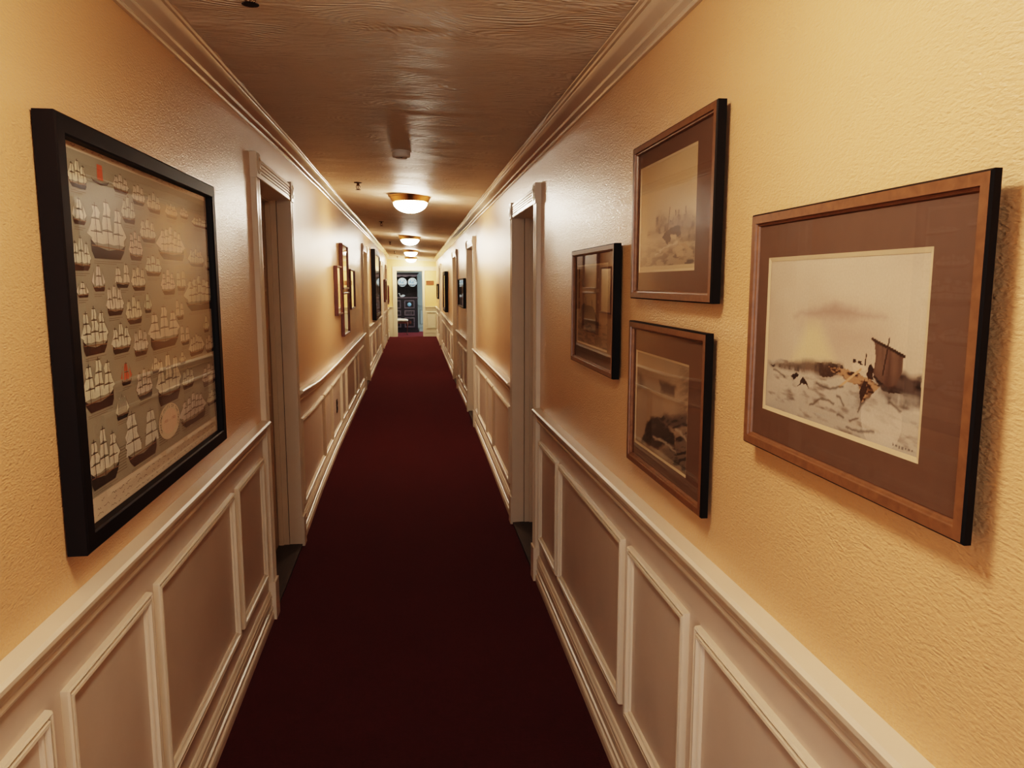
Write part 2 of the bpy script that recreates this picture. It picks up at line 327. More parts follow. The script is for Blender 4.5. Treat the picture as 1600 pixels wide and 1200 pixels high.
# ------------------------------------------------------------------ doors: outer casing limits (y0,y1), opening, heights
CW = .095
DOORS = {'L': [(3.655, 4.81, 2.245, 2.135), (11.76, 12.94, 2.245, 2.135), (18.05, 19.35, 2.17, 2.07), (21.36, 22.45, 2.15, 2.06)],
         'R': [(3.965, 5.07, 2.168, 2.068), (8.52, 9.66, 2.17, 2.068), (11.74, 13.0, 2.165, 2.065), (18.9, 20.1, 2.12, 2.03)]}

def ring_mb(mb, mapf, y0, y1, z0, z1, prof, m=0, step=.25, mfun=None, sub=True):
    """mitred moulding round a rectangle. prof: (w inset, u height)"""
    loops = []
    for w, u in prof:
        a, b, c, d = y0+w, y1-w, z0+w, z1-w
        pts = []
        n = max(1, int(math.ceil((y1-y0)/step))) if sub else 1
        for i in range(n): pts.append((a+(b-a)*i/n, c))
        pts.append((b, c)); 
        for i in range(n): pts.append((b-(b-a)*i/n, d))
        pts.append((a, d))
        loops.append([mapf(y, u, z) for y, z in pts])
    K = len(loops[0]); b0 = len(mb.v)
    for lp in loops: mb.v += lp
    for k in range(len(loops)-1):
        for i in range(K):
            j = (i+1) % K
            mb.f.append([b0+k*K+i, b0+k*K+j, b0+(k+1)*K+j, b0+(k+1)*K+i]); mb.m.append(mfun(k) if mfun else m)

def extrude_y(mb, side, prof, y0, y1, warp=False, zf=None, m=0, step=.25):
    ys = samples(y0, y1, step); b = len(mb.v); K = len(prof)
    for y in ys:
        for u, z in prof:
            mb.v.append(P(side, y, u, (zf(y) if zf else 0)+z, warp))
    for k in range(len(ys)-1):
        for i in range(K-1):
            mb.f.append([b+k*K+i, b+k*K+i+1, b+(k+1)*K+i+1, b+(k+1)*K+i]); mb.m.append(m)
    mb.f.append([b+i for i in range(K)]); mb.m.append(m)
    mb.f.append([b+(len(ys)-1)*K+i for i in range(K)]); mb.m.append(m)

# ------------------------------------------------------------------ room shell
def build_wall(side, name):
    mb = MB(); ds = DOORS[side]
    ys = set(samples(YB, YE, .25))
    for a, b, t, h in ds: ys |= {a+.06, b-.06}
    ys = sorted(ys)
    for y0, y1 in zip(ys, ys[1:]):
        if y1-y0 < 1e-6: continue
        mid = (y0+y1)/2; d = [q for q in ds if q[0]+.06 < mid < q[1]-.06]
        top0 = ceilz(wallx(side, y0), y0)+.03; top1 = ceilz(wallx(side, y1), y1)+.03
        if d:
            z = d[0][3]+.04
            mb.add([P(side,y0,0,z), P(side,y1,0,z), (P(side,y1,0,0)[0], y1, top1), (P(side,y0,0,0)[0], y0, top0)], [(0,1,2,3)], 0)
        else:
            r0 = P(side,y0,0,.96,True)[2]; r1 = P(side,y1,0,.96,True)[2]
            mb.add([P(side,y0,0,0), P(side,y1,0,0), P(side,y1,0,r1), P(side,y0,0,r0)], [(0,1,2,3)], 1)
            mb.add([P(side,y0,0,r0), P(side,y1,0,r1), P(side,y1,0,top1), P(side,y0,0,top0)], [(0,1,2,3)], 0)
    o = mb.build(name, [M['paper'], M['dado']]); tag(o, kind='structure'); return o
build_wall('L', 'wall_left'); build_wall('R', 'wall_right')

# ceiling sheet with real trowel ripples
def ripple(x, y):
    def nz(px, py, sc, seed):
        rs = np.random.RandomState(seed); g = rs.rand(128, 128)
        X = px*sc[0]+50; Y = py*sc[1]+50; xi = np.floor(X).astype(int); yi = np.floor(Y).astype(int); fx = X-xi; fy = Y-yi
        fx = fx*fx*(3-2*fx); fy = fy*fy*(3-2*fy)
        q = lambda i, j: g[i % 128, (j*1+i//128) % 128]
        return (q(xi, yi)*(1-fx)+q(xi+1, yi)*fx)*(1-fy)+(q(xi, yi+1)*(1-fx)+q(xi+1, yi+1)*fx)*fy-.5
    w = nz(x, y, (2.2, 2.2), 5)*.35
    return nz(x, y+w, (3.5, 15), 1)*.0022+nz(x, y+w, (7, 34), 2)*.0011
ysx = np.array(samples(YB, 17.0, .022)+samples(17.0, YE, .06)[1:]); nx = 40
xs_ = np.zeros((len(ysx), nx+1)); zs_ = np.zeros_like(xs_)
for k, y in enumerate(ysx):
    a, b = wallx('L', y), wallx('R', y); za, zb_ = ceilz(a, y), ceilz(b, y); t = np.linspace(0, 1, nx+1)
    xs_[k] = a+(b-a)*t; zs_[k] = za+(zb_-za)*t
Yg = np.repeat(ysx[:, None], nx+1, 1)
zs_ += ripple(xs_, Yg)
vv = np.stack([xs_, Yg, zs_], -1).reshape(-1, 3).tolist()
ff = [(k*(nx+1)+i, k*(nx+1)+i+1, (k+1)*(nx+1)+i+1, (k+1)*(nx+1)+i) for k in range(len(ysx)-1) for i in range(nx)]
tag(mesh_obj('ceiling', vv, ff, M['ceil'], smooth=True), kind='structure')
# floor
mb = MB(); mb.box(-3.2, 3.2, YB-.1, 26.1, -.08, 0)
tag(mb.build('floor', M['carpet']), kind='structure')
# wall behind the viewer
mb = MB(); mb.box(-.95, .95, YB-.08, YB, 0, 2.6)
tag(mb.build('wall_rear', M['paper']), kind='structure')

RAIL = [(0, 1.0), (.040, .998), (.047, .992), (.046, .982), (.034, .976), (.026, .964), (.024, .95), (.018, .938), (.020, .930), (.016, .922), (.006, .914), (0, .912)]
BASEP = [(0, .148), (.006, .147), (.010, .140), (.008, .132), (.014, .126), (.015, .116), (.006, .112), (.006, .108), (.013, .104), (.014, .080), (.007, .076), (.007, .070), (.017, .066), (.018, .056), (.008, .050), (.008, .042), (.019, .036), (.022, .026), (.022, 0), (0, 0)]
CROWN = [(0, 0), (.010, 0), (.013, .005), (.010, .011), (.014, .014), (.024, .020), (.028, .026), (.026, .030), (.034, .036), (.050, .046), (.060, .054), (.064, .060), (.072, .061), (.076, .066), (.086, .068), (.088, .0705), (0, .0705)]
PANEL = [(0, 0), (.001, .013), (.005, .017), (.009, .015), (.010, .008), (.013, .008), (.015, .017), (.021, .018), (.024, .012), (.025, .006), (.028, .006), (.030, .009), (.033, .006), (.034, 0)]
tn = [0]
def trim(mb, mat, smooth=False):
    tn[0] += 1
    o = mb.build('trim_%d' % tn[0], mat); tag(o, kind='structure')
    if smooth: autosmooth(o, 35)
    return o
def segs(side):
    e = [YB]+[v for d in DOORS[side] for v in d[:2]]+[YE]
    return [(e[i], e[i+1]) for i in range(0, len(e), 2)]
for side, nm in (('L', 'left'), ('R', 'right')):
    mb = MB(); extrude_y(mb, side, CROWN, YB, YE, zf=(CRL if side == 'L' else CRR)); autosmooth(trim(mb, M['crown']), 25)
    for a, b in segs(side):
        mb = MB(); extrude_y(mb, side, RAIL, a+(.0 if a > 0 else 0), b, warp=True); trim(mb, M['trim'])
        mb = MB(); extrude_y(mb, side, BASEP, a, b)
        o = mb.build('baseboard_'+nm, M['trim']); tag(o, kind='structure')
PANELS = {
 'L': [(-1.6,-.5),(-.42,.62),(.70,1.461),(1.525,2.027),(2.077,2.991),(3.05,3.60),
       (4.96,6.37),(6.42,7.05),(7.10,8.05),(8.10,8.65),(8.70,9.92),(9.98,10.50),(10.56,11.62),
       (13.08,13.9),(13.98,15.3),(15.38,16.6),(16.68,17.95),(19.45,20.3),(20.38,21.25),(22.55,23.3)],
 'R': [(-1.6,-.5),(-.42,.62),(.70,1.64),(1.707,2.218),(2.281,3.370),(3.415,3.925),
       (5.24,6.42),(6.47,7.05),(7.10,8.05),(8.10,8.45),
       (9.80,10.55),(10.65,11.15),(11.20,11.66),(13.1,14.2),(14.28,15.5),(15.58,16.9),(16.98,18.0),(18.05,18.82),(20.2,21.4),(21.5,23.3)]}
for side in 'LR':
    for a, b in PANELS[side]:
        mb = MB()
        z1 = .832 if side == 'L' else .823
        z0 = .235 if side == 'L' else .252
        if a > 5 : z0, z1 = .225, .80
        if side == 'L' and 4.9 < a < 11.9: z0, z1 = .205, .795
        ring_mb(mb, lambda y, u, z: P(side, y, u, z, True), a, b, z0, z1, PANEL)
        trim(mb, M['trim'])

# ------------------------------------------------------------------ doors
def vprism(mb, side, prof, z0, z1, m=0):
    """prof (y,u) extruded in z"""
    n = len(prof); b = len(mb.v)
    for z in (z0, z1):
        for y, u in prof: mb.v.append(P(side, y, u, z))
    for i in range(n):
        j = (i+1) % n; mb.f.append([b+i, b+j, b+n+j, b+n+i]); mb.m.append(m)
    mb.f.append([b+i for i in range(n)]); mb.m.append(m); mb.f.append([b+n+i for i in range(n)]); mb.m.append(m)
def wbox(mb, side, y0, y1, u0, u1, z0, z1, m=0):
    mb.box8([P(side,y0,u0,z0), P(side,y0,u1,z0), P(side,y1,u1,z0), P(side,y1,u0,z0),
             P(side,y0,u0,z1), P(side,y0,u1,z1), P(side,y1,u1,z1), P(side,y1,u0,z1)], m)
def flutes(a, b, u, n=4, g=.004):
    """polyline across the casing width with n grooves"""
    out = [(a, 0), (a, u-.004), (a+.004, u)]
    w = b-a; s = .016; step = (w-2*s)/n
    for i in range(n):
        c = a+s+step*(i+.5); h = step*.36
        out += [(c-h, u), (c-h*.5, u-g), (c+h*.5, u-g), (c+h, u)]
    out += [(b-.004, u), (b, u-.004), (b, 0)]
    return out
dn = [0]
def build_door(side, y0, y1, zt, zh, lab):
    dn[0] += 1
    d = empty('door_%d' % dn[0], P(side, (y0+y1)/2, 0, 0), kind='structure')
    if lab: d['label'] = lab
    a, b = y0+CW, y1-CW; rec = .125; T = .026
    for (p, q) in ((y0+.003, a), (b, y1-.003)):
        mb = MB(); vprism(mb, side, flutes(p, q, T), .19, zh)
        mb.build('side_casing', M['trim'], d)
        mb = MB(); wbox(mb, side, p-.003, q+.0, 0, T+.008, 0, .19)
        mb.build('plinth_block', M['trim'], d)
        mb = MB(); wbox(mb, side, p-.004, q+.004, 0, T+.006, zh-.004, zt)
        blk = mb.build('corner_block', M['trim'], d)
        mb = MB(); c = P(side, (p+q)/2, T+.006, (zt+zh)/2); s = sgn(side)
        mb.lathe([(.040, 0), (.038, s*.004), (.032, s*.004), (.029, s*.001), (.022, s*.001), (.018, s*.006), (.008, s*.007)], c, 24, 'x')
        mb.build('rosette', M['trim'], blk)
    # head casing with horizontal flutes
    mb = MB(); fl = flutes(zh, zt-.012, T-.002)
    ys = [a+.004, b-.004]; n = len(fl); b0 = len(mb.v)
    for y in ys:
        for z, u in fl: mb.v.append(P(side, y, u, z))
    for i in range(n):
        j = (i+1) % n; mb.f.append([b0+i, b0+j, b0+n+j, b0+n+i]); mb.m.append(0)
    mb.f.append([b0+i for i in range(n)]); mb.m.append(0); mb.f.append([b0+n+i for i in range(n)]); mb.m.append(0)
    mb.build('head_casing', M['trim'], d)
    # jamb lining, with a stop bead halfway
    mb = MB()
    for u0, u1, e in ((-.058, 0, 0), (-rec-.05, -.061, .006)):
        wbox(mb, side, a-.03, a+e, u0, u1, 0, zh); wbox(mb, side, b-e, b+.03, u0, u1, 0, zh)
    wbox(mb, side, a-.03, b+.03, -rec-.05, 0, zh, zh+.03)
    wbox(mb, side, a+.006, a+.016, -rec+.002, -rec+.03, 0, zh); wbox(mb, side, b-.016, b-.006, -rec+.002, -rec+.03, 0, zh)
    wbox(mb, side, a+.016, b-.016, -rec+.002, -rec+.03, zh-.012, zh)
    mb.build('jamb', M['trim'], d)
    mb = MB(); wbox(mb, side, a, b, -rec-.045, .018, 0, .014)
    mb.build('threshold', M['thresh'], d)
    # leaf
    mb = MB(); wbox(mb, side, a+.008, b-.008, -rec-.042, -rec, .016, zh-.003)
    leaf = mb.build('door_leaf', M['door'], d)
    w = b-a; cols = [(a+.10, a+w/2-.04), (a+w/2+.04, b-.10)]; rows = [(.22, .82), (.97, 1.62), (1.73, zh-.12)]
    pr = [(0, 0), (.006, .008), (.014, .008), (.022, .001), (.030, .001), (.048, .006), (.05, .006)]
    for c0, c1 in cols:
        for r0, r1 in rows:
            mb = MB(); mp = lambda y, u, z: P(side, y, u-rec, z)
            ring_mb(mb, mp, c0, c1, r0, r1, pr, sub=False)
            mb.add([mp(c0+.05, .006, r0+.05), mp(c1-.05, .006, r0+.05), mp(c1-.05, .006, r1-.05), mp(c0+.05, .006, r1-.05)], [(0,1,2,3)])
            mb.build('panel', M['door'], leaf)
    mb = MB(); s = sgn(side); c = P(side, a+.07, -rec, .96)
    mb.lathe([(.028, 0), (.028, s*.006), (.011, s*.008), (.010, s*.03), (.022, s*.036), (.027, s*.048), (.022, s*.06), (.006, s*.064)], c, 20, 'x')
    autosmooth(mb.build('door_knob', M['brass'], leaf), 50)
    return d
for side in 'LR':
    for i, (y0, y1, zt, zh) in enumerate(DOORS[side]):
        build_door(side, y0, y1, zt, zh, None)

# ------------------------------------------------------------------ end wall, and the room seen through its opening
mb = MB(); ox0, ox1, oz = -.50, .305, 2.02
mb.box(-.80, ox0, YE, YE+.11, 0, 2.55); mb.box(ox1, .80, YE, YE+.11, 0, 2.55); mb.box(ox0, ox1, YE, YE+.11, oz, 2.55)
o = mb.build('wall_end', M['end_wall']); tag(o, kind='structure')
mb = MB()   # opening casing
mb.box(ox0-.115, ox0, YE-.022, YE, 0, oz+.12); mb.box(ox1, ox1+.06, YE-.022, YE, 0, oz)
mb.box(ox0, .74, YE-.022, YE, oz, oz+.12); mb.box(ox0, .74, YE-.03, YE, oz+.108, oz+.125)
mb.box(ox0-.001, ox0+.012, YE, YE+.11, 0, oz); mb.box(ox1-.012, ox1, YE, YE+.11, 0, oz); mb.box(ox0, ox1, YE, YE+.11, oz-.012, oz)
trim(mb, M['white_trim'])
mb = MB()   # dado rail, base and raised panel right of the opening
mb.box(ox1+.062, .715, YE-.04, YE, .905, .925); mb.box(ox1+.062, .715, YE-.022, YE, .835, .852); mb.box(ox1+.062, .715, YE-.018, YE, 0, .13); mb.box(ox1+.062, .715, YE-.024, YE, .11, .13)
mb.box(ox1+.062, .715, YE-.006, YE, .13, .905)
trim(mb, M['white_trim'])
mb = MB(); ring_mb(mb, lambda x, u, z: (x, YE-.006-u, z), .40, .70, .25, .76, PANEL, sub=False); trim(mb, M['white_trim'])
mb = MB(); mb.box(-.745, ox0-.118, YE-.006, YE, 0, .905); mb.box(-.745, ox0-.118, YE-.04, YE, .905, .925); trim(mb, M['white_trim'])
mb = MB(); xx = [(0, 0), (.03, 0), (.05, .04), (.08, .065), (.08, .07), (0, .07)]   # cornice on end wall
b0 = 0
for x in (-.765, .725):
    for u, z in xx: mb.v.append((x, YE-u, (CRL(YE) if x < 0 else CRR(YE))+z))
for i in range(6):
    mb.f.append([i, (i+1) % 6, 6+(i+1) % 6, 6+i]); mb.m.append(0)
trim(mb, M['white_trim'])

FY = 25.95
mb = MB(); mb.box(-3.2, 3.2, FY, FY+.1, 0, 2.6); tag(mb.build('wall_far_room', M['far_wall']), kind='structure')
mb = MB(); mb.box(-3.3, -3.2, YE+.11, FY, 0, 2.6); tag(mb.build('wall_far_room_left', M['far_wall']), kind='structure')
mb = MB(); mb.box(3.2, 3.3, YE+.11, FY, 0, 2.6); tag(mb.build('wall_far_room_right', M['far_wall']), kind='structure')
mb = MB(); mb.box(-3.2, -.80, YE, YE+.11, 0, 2.6); mb.box(.80, 3.2, YE, YE+.11, 0, 2.6); tag(mb.build('wall_far_room_front', M['far_wall']), kind='structure')
mb = MB(); mb.box(-3.2, 3.2, YE+.11, FY, 2.5, 2.6); tag(mb.build('ceiling_far_room', M['white_trim']), kind='structure')
mb = MB(); mb.box(.20, 3.2, FY-.035, FY, .88, .91); mb.box(.20, 3.2, FY-.02, FY, .82, .835); mb.box(.20, 3.2, FY-.02, FY, 0, .14); mb.box(.20, 3.2, FY-.028, FY, .12, .14)
trim(mb, M['far_wall'])
mb = MB(); ring_mb(mb, lambda x, u, z: (x, FY-u, z), .23, .9, .25, .76, PANEL, sub=False); trim(mb, M['far_wall'])

# ------------------------------------------------------------------ ceiling fixtures
def ceiling_light(x, y, label, dome='dome'):
    z = ceilz(x, y)
    r = empty('ceiling_light', (x, y, z), label, 'ceiling light', 'flush ceiling lights along the corridor')
    mb = MB()
    mb.lathe([(.200, .001), (.201, -.005), (.196, -.012), (.189, -.014), (.182, -.024), (.176, -.038), (.169, -.048), (.166, -.056), (.158, -.060), (.13, -.060)], (x, y, z), 48)
    autosmooth(mb.build('brass_pan', M['brass'], r), 30)
    mb = MB(); prof = [(.154, -.055)]
    for i in range(1, 13):
        a = i/12*PI/2; prof.append((.154*math.cos(a)+.002, -.055-.100*math.sin(a)))
    mb.lathe(prof, (x, y, z), 48)
    mb.build('glass_dome', M[dome], r, smooth=True)
    mb = MB(); mb.lathe([(.009, -.151), (.011, -.157), (.008, -.163), (.003, -.168)], (x, y, z), 16)
    mb.build('finial', M['brass'], r, smooth=True)
    mb = MB()
    for i in range(48):      # beaded gallery round the dome
        a = 2*PI*i/48; c = (x+.158*math.cos(a), y+.158*math.sin(a), z-.062)
        mb.lathe([(.0015, -.0045), (.0045, -.002), (.0045, .002), (.0015, .0045)], c, 6)
    mb.build('beaded_rim', M['brass'], r)
    return r
ceiling_light(-.02, 1.0, 'ceiling light above the near pictures, outside the top of the photo', 'dome_near')
ceiling_light(-.010, 7.13, 'largest, nearest lit ceiling light with brass rim and opal glass dome')
ceiling_light(-.036, 13.2, 'second lit ceiling light down the corridor, just behind the largest one')
ceiling_light(-.035, 18.5, 'third lit ceiling light down the corridor, small dome with brass rim')
ceiling_light(-.040, 22.9, 'farthest ceiling light, close to the end wall above the opening')

def smoke_detector(x, y):
    z = ceilz(x, y); r = empty('smoke_detector', (x, y, z), 'round white smoke detector on the ceiling before the nearest lamp', 'smoke detector')
    mb = MB(); mb.lathe([(.058, 0), (.058, -.008), (.054, -.010)], (x, y, z), 40); mb.build('base', M['white_pl'], r)
    mb = MB(); mb.lathe([(.052, -.010), (.053, -.030), (.048, -.038), (.034, -.041), (.030, -.038), (.012, -.038), (.010, -.041)], (x, y, z), 40); autosmooth(mb.build('cover', M['white_pl'], r), 30)
    mb = MB(); mb.lathe([(.004, -.0405), (.004, -.043)], (x+.0, y-.02, z), 12); mb.build('test_button', M['dark_out'], r)
smoke_detector(-.053, 4.57)

def sprinkler(x, y, label):
    z = ceilz(x, y); r = empty('fire_sprinkler', (x, y, z), label, 'sprinkler', 'sprinkler heads along the ceiling')
    mb = MB(); mb.lathe([(.034, 0), (.034, -.003), (.026, -.006), (.014, -.007)], (x, y, z), 28); mb.build('escutcheon', M['iron'], r)
    mb = MB(); mb.lathe([(.011, -.006), (.011, -.020), (.013, -.020), (.013, -.026), (.006, -.027)], (x, y, z), 12); mb.build('nozzle', M['steel'], r)
    mb = MB()
    for s in (-1, 1):
        mb.tube([(x+s*.010, y, z-.024), (x+s*.015, y, z-.036), (x+s*.011, y, z-.050), (x+s*.003, y, z-.057)], .0026, 8)
    mb.tube([(x, y, z-.027), (x, y, z-.056)], .0025, 8)
    mb.build('frame_arms', M['steel'], r)
    mb = MB(); n = 24; zz = z-.0585
    top = []; 
    for k in range(2*n):
        a = PI*k/n; rr = .021 if k % 2 == 0 else .0165
        top.append((x+rr*math.cos(a), y+rr*math.sin(a)))
    b = [(p, q, zz) for p, q in top]+[(p, q, zz-.002) for p, q in top]; K = 2*n
    mb.add(b, [list(range(K)), list(range(K, 2*K))]+[(i, (i+1) % K, K+(i+1) % K, K+i) for i in range(K)])
    mb.build('deflector', M['iron'], r)
for (x, y), lb in zip([(-.389, 2.05), (-.432, 6.45), (-.41, 10.6), (-.44, 15.6), (-.45, 20.2), (-.44, 22.9)],
    ['nearest sprinkler head, dark toothed disc at the top edge of the photo',
     'second sprinkler head, left of the largest ceiling light',
     'third sprinkler head, between the first and second ceiling lights',
     'fourth sprinkler head, just past the second ceiling light',
     'fifth sprinkler head, small dark fitting left of the third ceiling light',
     'sixth and farthest sprinkler head, by the end wall']):
    sprinkler(x, y, lb)

# ------------------------------------------------------------------ prints
def vnoise(u, v, sc, seed):
    rs = np.random.RandomState(seed); g = rs.rand(64, 64)
    out = np.zeros_like(u); amp = 1; tot = 0
    for o in range(4):
        x = u*sc[0]*2**o; y = v*sc[1]*2**o
        xi = np.floor(x).astype(int); yi = np.floor(y).astype(int); fx = x-xi; fy = y-yi
        fx = fx*fx*(3-2*fx); fy = fy*fy*(3-2*fy)
        a = g[xi % 64, yi % 64]; b = g[(xi+1) % 64, yi % 64]; c = g[xi % 64, (yi+1) % 64]; d = g[(xi+1) % 64, (yi+1) % 64]
        out += amp*((a*(1-fx)+b*fx)*(1-fy)+(c*(1-fx)+d*fx)*fy); tot += amp; amp *= .5
    return out/tot
def inpoly(u, v, poly):
    r = np.zeros(u.shape, bool); n = len(poly)
    for i in range(n):
        (x1, y1), (x2, y2) = poly[i], poly[(i+1) % n]
        c = ((y1 > v) != (y2 > v))
        with np.errstate(divide='ignore', invalid='ignore'):
            xx = (x2-x1)*(v-y1)/(y2-y1+1e-12)+x1
        r ^= c & (u < xx)
    return r
def dline(u, v, pts, asp=1.0):
    d = np.full(u.shape, 9.0)
    for (x1, y1), (x2, y2) in zip(pts, pts[1:]):
        dx, dy = (x2-x1)*asp, y2-y1; L = dx*dx+dy*dy+1e-9
        t = np.clip(((u-x1)*asp*dx+(v-y1)*dy)/L, 0, 1)
        d = np.minimum(d, np.hypot((u-x1)*asp-t*dx, (v-y1)-t*dy))
    return d
def mixc(C, mask, col):
    m = np.clip(mask, 0, 1)[..., None]; return C*(1-m)+np.array(col)*m
def soft(u, v, poly, w, asp=1.0):
    ins = inpoly(u, v, poly); d = dline(u, v, list(poly)+[poly[0]], asp)
    return np.where(ins, .5+np.clip(d/w, 0, 1)*.5, .5-np.clip(d/w, 0, 1)*.5)
GAIN = [.92, .92, .94]
def S(c): return tuple(min(.93, ((x/255)**2.2)*g) for x, g in zip(c, GAIN))

def paint_raft(u, v):
    A = ART['big']; asp = 1.6
    n1 = vnoise(u, v, (3, 4), 1); n2 = vnoise(u, v, (14, 22), 2); n3 = vnoise(u, v, (30, 10), 3)
    du = u+(n2-.5)*.03; dv = v+(n3-.5)*.03
    C = np.zeros(u.shape+(3,))+np.array(S((192, 172, 148)))
    C = mixc(C, (n1-.3)*1.4, S((206, 186, 160)))
    C = mixc(C, soft(du, dv, A['shade'], .12, asp)*.45, S((165, 135, 118)))
    C = mixc(C, soft(u, v, A['ray'], .05, asp)*.75, S((216, 194, 150)))
    C = mixc(C, soft(du, dv+(n2-.5)*.03, A['cloud'], .03, asp)*.6, S((140, 108, 98)))
    water = v < .385-(n2-.5)*.04-.05*u*(u < .35)
    fo = mixc(np.zeros(u.shape+(3,))+np.array(S((176, 163, 146))), (n1-.4)*2, S((205, 188, 165)))
    fo = mixc(fo, (vnoise(u+v*.6, v*1.5, (16, 22), 5)-.56)*3.2, S((120, 104, 92)))
    C = np.where((v < .33+.03*(n2-.5)+.02*np.sin(u*9))[..., None], fo, C)
    C = mixc(C, soft(du, dv, A['sea'], .02, asp)*.95, S((104, 86, 74)))
    C = mixc(C, inpoly(du, dv, A['sea'])*(n3-.45)*4, S((70, 56, 50)))
    C = mixc(C, soft(du, dv, A['hill'], .02, asp), S((92, 76, 68)))
    C = mixc(C, inpoly(du, dv, A['hill'])*(n2-.45)*4, S((50, 40, 38)))
    C = mixc(C, soft(du, dv, A['wave'], .02, asp)*(n3*1.6), S((72, 58, 54)))
    C = mixc(C, (np.hypot((u-.80)*asp, v-.16) < .17)*np.clip((.24-v)*12, 0, 1)*.6, S((210, 194, 172)))
    C = mixc(C, inpoly(u, v, A['sail']), S((112, 88, 74)))
    C = mixc(C, inpoly(u, v, A['sail'])*(vnoise(u, v, (40, 3), 8)-.4)*2.5, S((80, 60, 52)))
    C = mixc(C, inpoly(u, v, A['sail'])*np.clip((.42-v)*5, 0, .8), S((62, 46, 42)))
    C = mixc(C, inpoly(du, dv, A['hull']), S((170, 132, 100)))
    C = mixc(C, inpoly(du, dv, A['hull'])*(vnoise(u, v, (26, 34), 9)-.48)*7, S((60, 42, 34)))
    C = mixc(C, inpoly(u, v, A['bow']), S((62, 46, 40)))
    for k in ('fig', 'fig2', 'head', 'f3', 'f4'): C = mixc(C, inpoly(du, dv, A[k]), S((52, 38, 34)))
    C = mixc(C, inpoly(u, v, A['shirt']), S((206, 184, 158)))
    C = mixc(C, dline(u, v, A['oar'], asp) < .007, S((196, 158, 120)))
    for k, w in (('yard', .008), ('mast', .005), ('spear', .005)): C = mixc(C, dline(u, v, A[k], asp) < w, S((54, 40, 34)))
    for k in ('s1', 's2', 's3', 's4', 's5', 's6', 's7', 's8', 's9'):
        C = mixc(C, np.clip(1-dline(du, dv, A[k], asp)/.012, 0, 1)*.8, S((72, 60, 54)))
    C = mixc(C, (np.abs(v-.045-(n2-.5)*.02) < .006)*(u > .86)*(u < .97)*(np.sin(u*420) > -.2)*.7, S((50, 45, 50)))
    return C
def paint_harbour(u, v):
    A = ART['p2']; asp = 1.5
    n1 = vnoise(u, v, (3, 3), 11); n2 = vnoise(u, v, (18, 16), 12); n3 = vnoise(u, v, (10, 40), 13)
    du = u+(n2-.5)*.05; dv = v+(n3-.5)*.04
    C = np.zeros(u.shape+(3,))+np.array(S((200, 172, 134)))
    C = mixc(C, (n1-.35)*1.2, S((184, 158, 124)))
    C = mixc(C, soft(du, dv, A['hill'], .05, asp)*.75, S((134, 110, 88)))
    C = mixc(C, inpoly(du, dv, A['hill'])*(n2-.45)*4, S((104, 84, 68)))
    sea = np.clip((.33-v)*4, 0, 1)*np.clip(.25+u*1.2, 0, 1)
    C = mixc(C, sea*.8, S((150, 126, 100)))
    C = mixc(C, sea*np.clip((n3-.42)*6, 0, 1), S((78, 64, 56)))
    C = mixc(C, inpoly(du, dv, A['boat']), S((84, 66, 54)))
    for k in ('mast', 'm2', 'm3', 'm4'): C = mixc(C, dline(u, v, A[k], asp) < .008, S((90, 70, 58)))
    C = mixc(C, inpoly(du, dv, A['white']), S((196, 168, 130)))
    C = mixc(C, inpoly(du, dv, A['refl'])*.8, S((186, 158, 122))); C = mixc(C, inpoly(u, v, A['deck']), S((176, 146, 112)))
    C = mixc(C, np.clip(1.2-dline(du, dv, A['foam'], asp)/.012, 0, 1), S((205, 182, 148)))
    C = mixc(C, (v < .055)*1.0, S((206, 180, 142)))
    return C
def paint_rocks(u, v):
    A = ART['p3']; asp = 1.5
    n1 = vnoise(u, v, (3, 3), 21); n2 = vnoise(u, v, (16, 16), 22); n3 = vnoise(u+v*.8, v-u*.5, (8, 34), 23)
    du = u+(n2-.5)*.07; dv = v+(n3-.5)*.05
    C = np.zeros(u.shape+(3,))+np.array(S((168, 142, 116)))
    C = mixc(C, (n1-.35)*1.5, S((142, 122, 102)))
    C = mixc(C, np.clip((v-.78)*5, 0, 1)*.7, S((140, 124, 104)))
    C = mixc(C, np.clip((u-.75)*4, 0, 1)*np.clip((n3-.4)*5, 0, 1)*.7, S((92, 80, 70)))
    C = mixc(C, soft(du, dv, A['r1'], .05, asp)*.8, S((88, 74, 64))); C = mixc(C, soft(du, dv, A['r2'], .03, asp)*.9, S((80, 66, 58)))
    C = mixc(C, soft(du, dv, A['r3'], .03, asp), S((92, 80, 72)))
    C = mixc(C, soft(du, dv, A['wat'], .03, asp), S((110, 98, 86)))
    C = mixc(C, (inpoly(du, dv, A['wat']) | inpoly(du, dv, A['r3']))*np.clip((n3-.5)*9, 0, 1), S((44, 38, 36)))
    C = mixc(C, soft(du, dv, A['big'], .02, asp), S((40, 32, 30)))
    C = mixc(C, inpoly(du, dv, A['big'])*np.clip((n3-.55)*6, 0, 1)*.5, S((92, 78, 68)))
    for k in ('foam', 'f2'): C = mixc(C, np.clip(1.1-dline(du, dv, A[k], asp)/.02, 0, 1)*.8, S((180, 164, 142)))
    return C
def paint_ship(u, v):
    A = ART['p4']; asp = 1.5
    n1 = vnoise(u, v, (3, 3), 31); n2 = vnoise(u, v, (16, 16), 32); n3 = vnoise(u, v, (9, 36), 33)
    du = u+(n2-.5)*.14; dv = v+(n3-.5)*.08
    C = np.zeros(u.shape+(3,))+np.array(S((150, 124, 96)))
    C = mixc(C, (n1-.35)*1.5, S((128, 106, 84)))
    C = mixc(C, (v < .30)*.7, S((120, 98, 78))); C = mixc(C, (v < .32)*np.clip((n3-.46)*6, 0, 1), S((66, 54, 46)))
    C = mixc(C, inpoly(du, dv, A['ship']), S((64, 50, 42)))
    for k in ('m1', 'm2'): C = mixc(C, dline(u, v, A[k], asp) < .012, S((60, 46, 38)))
    return C
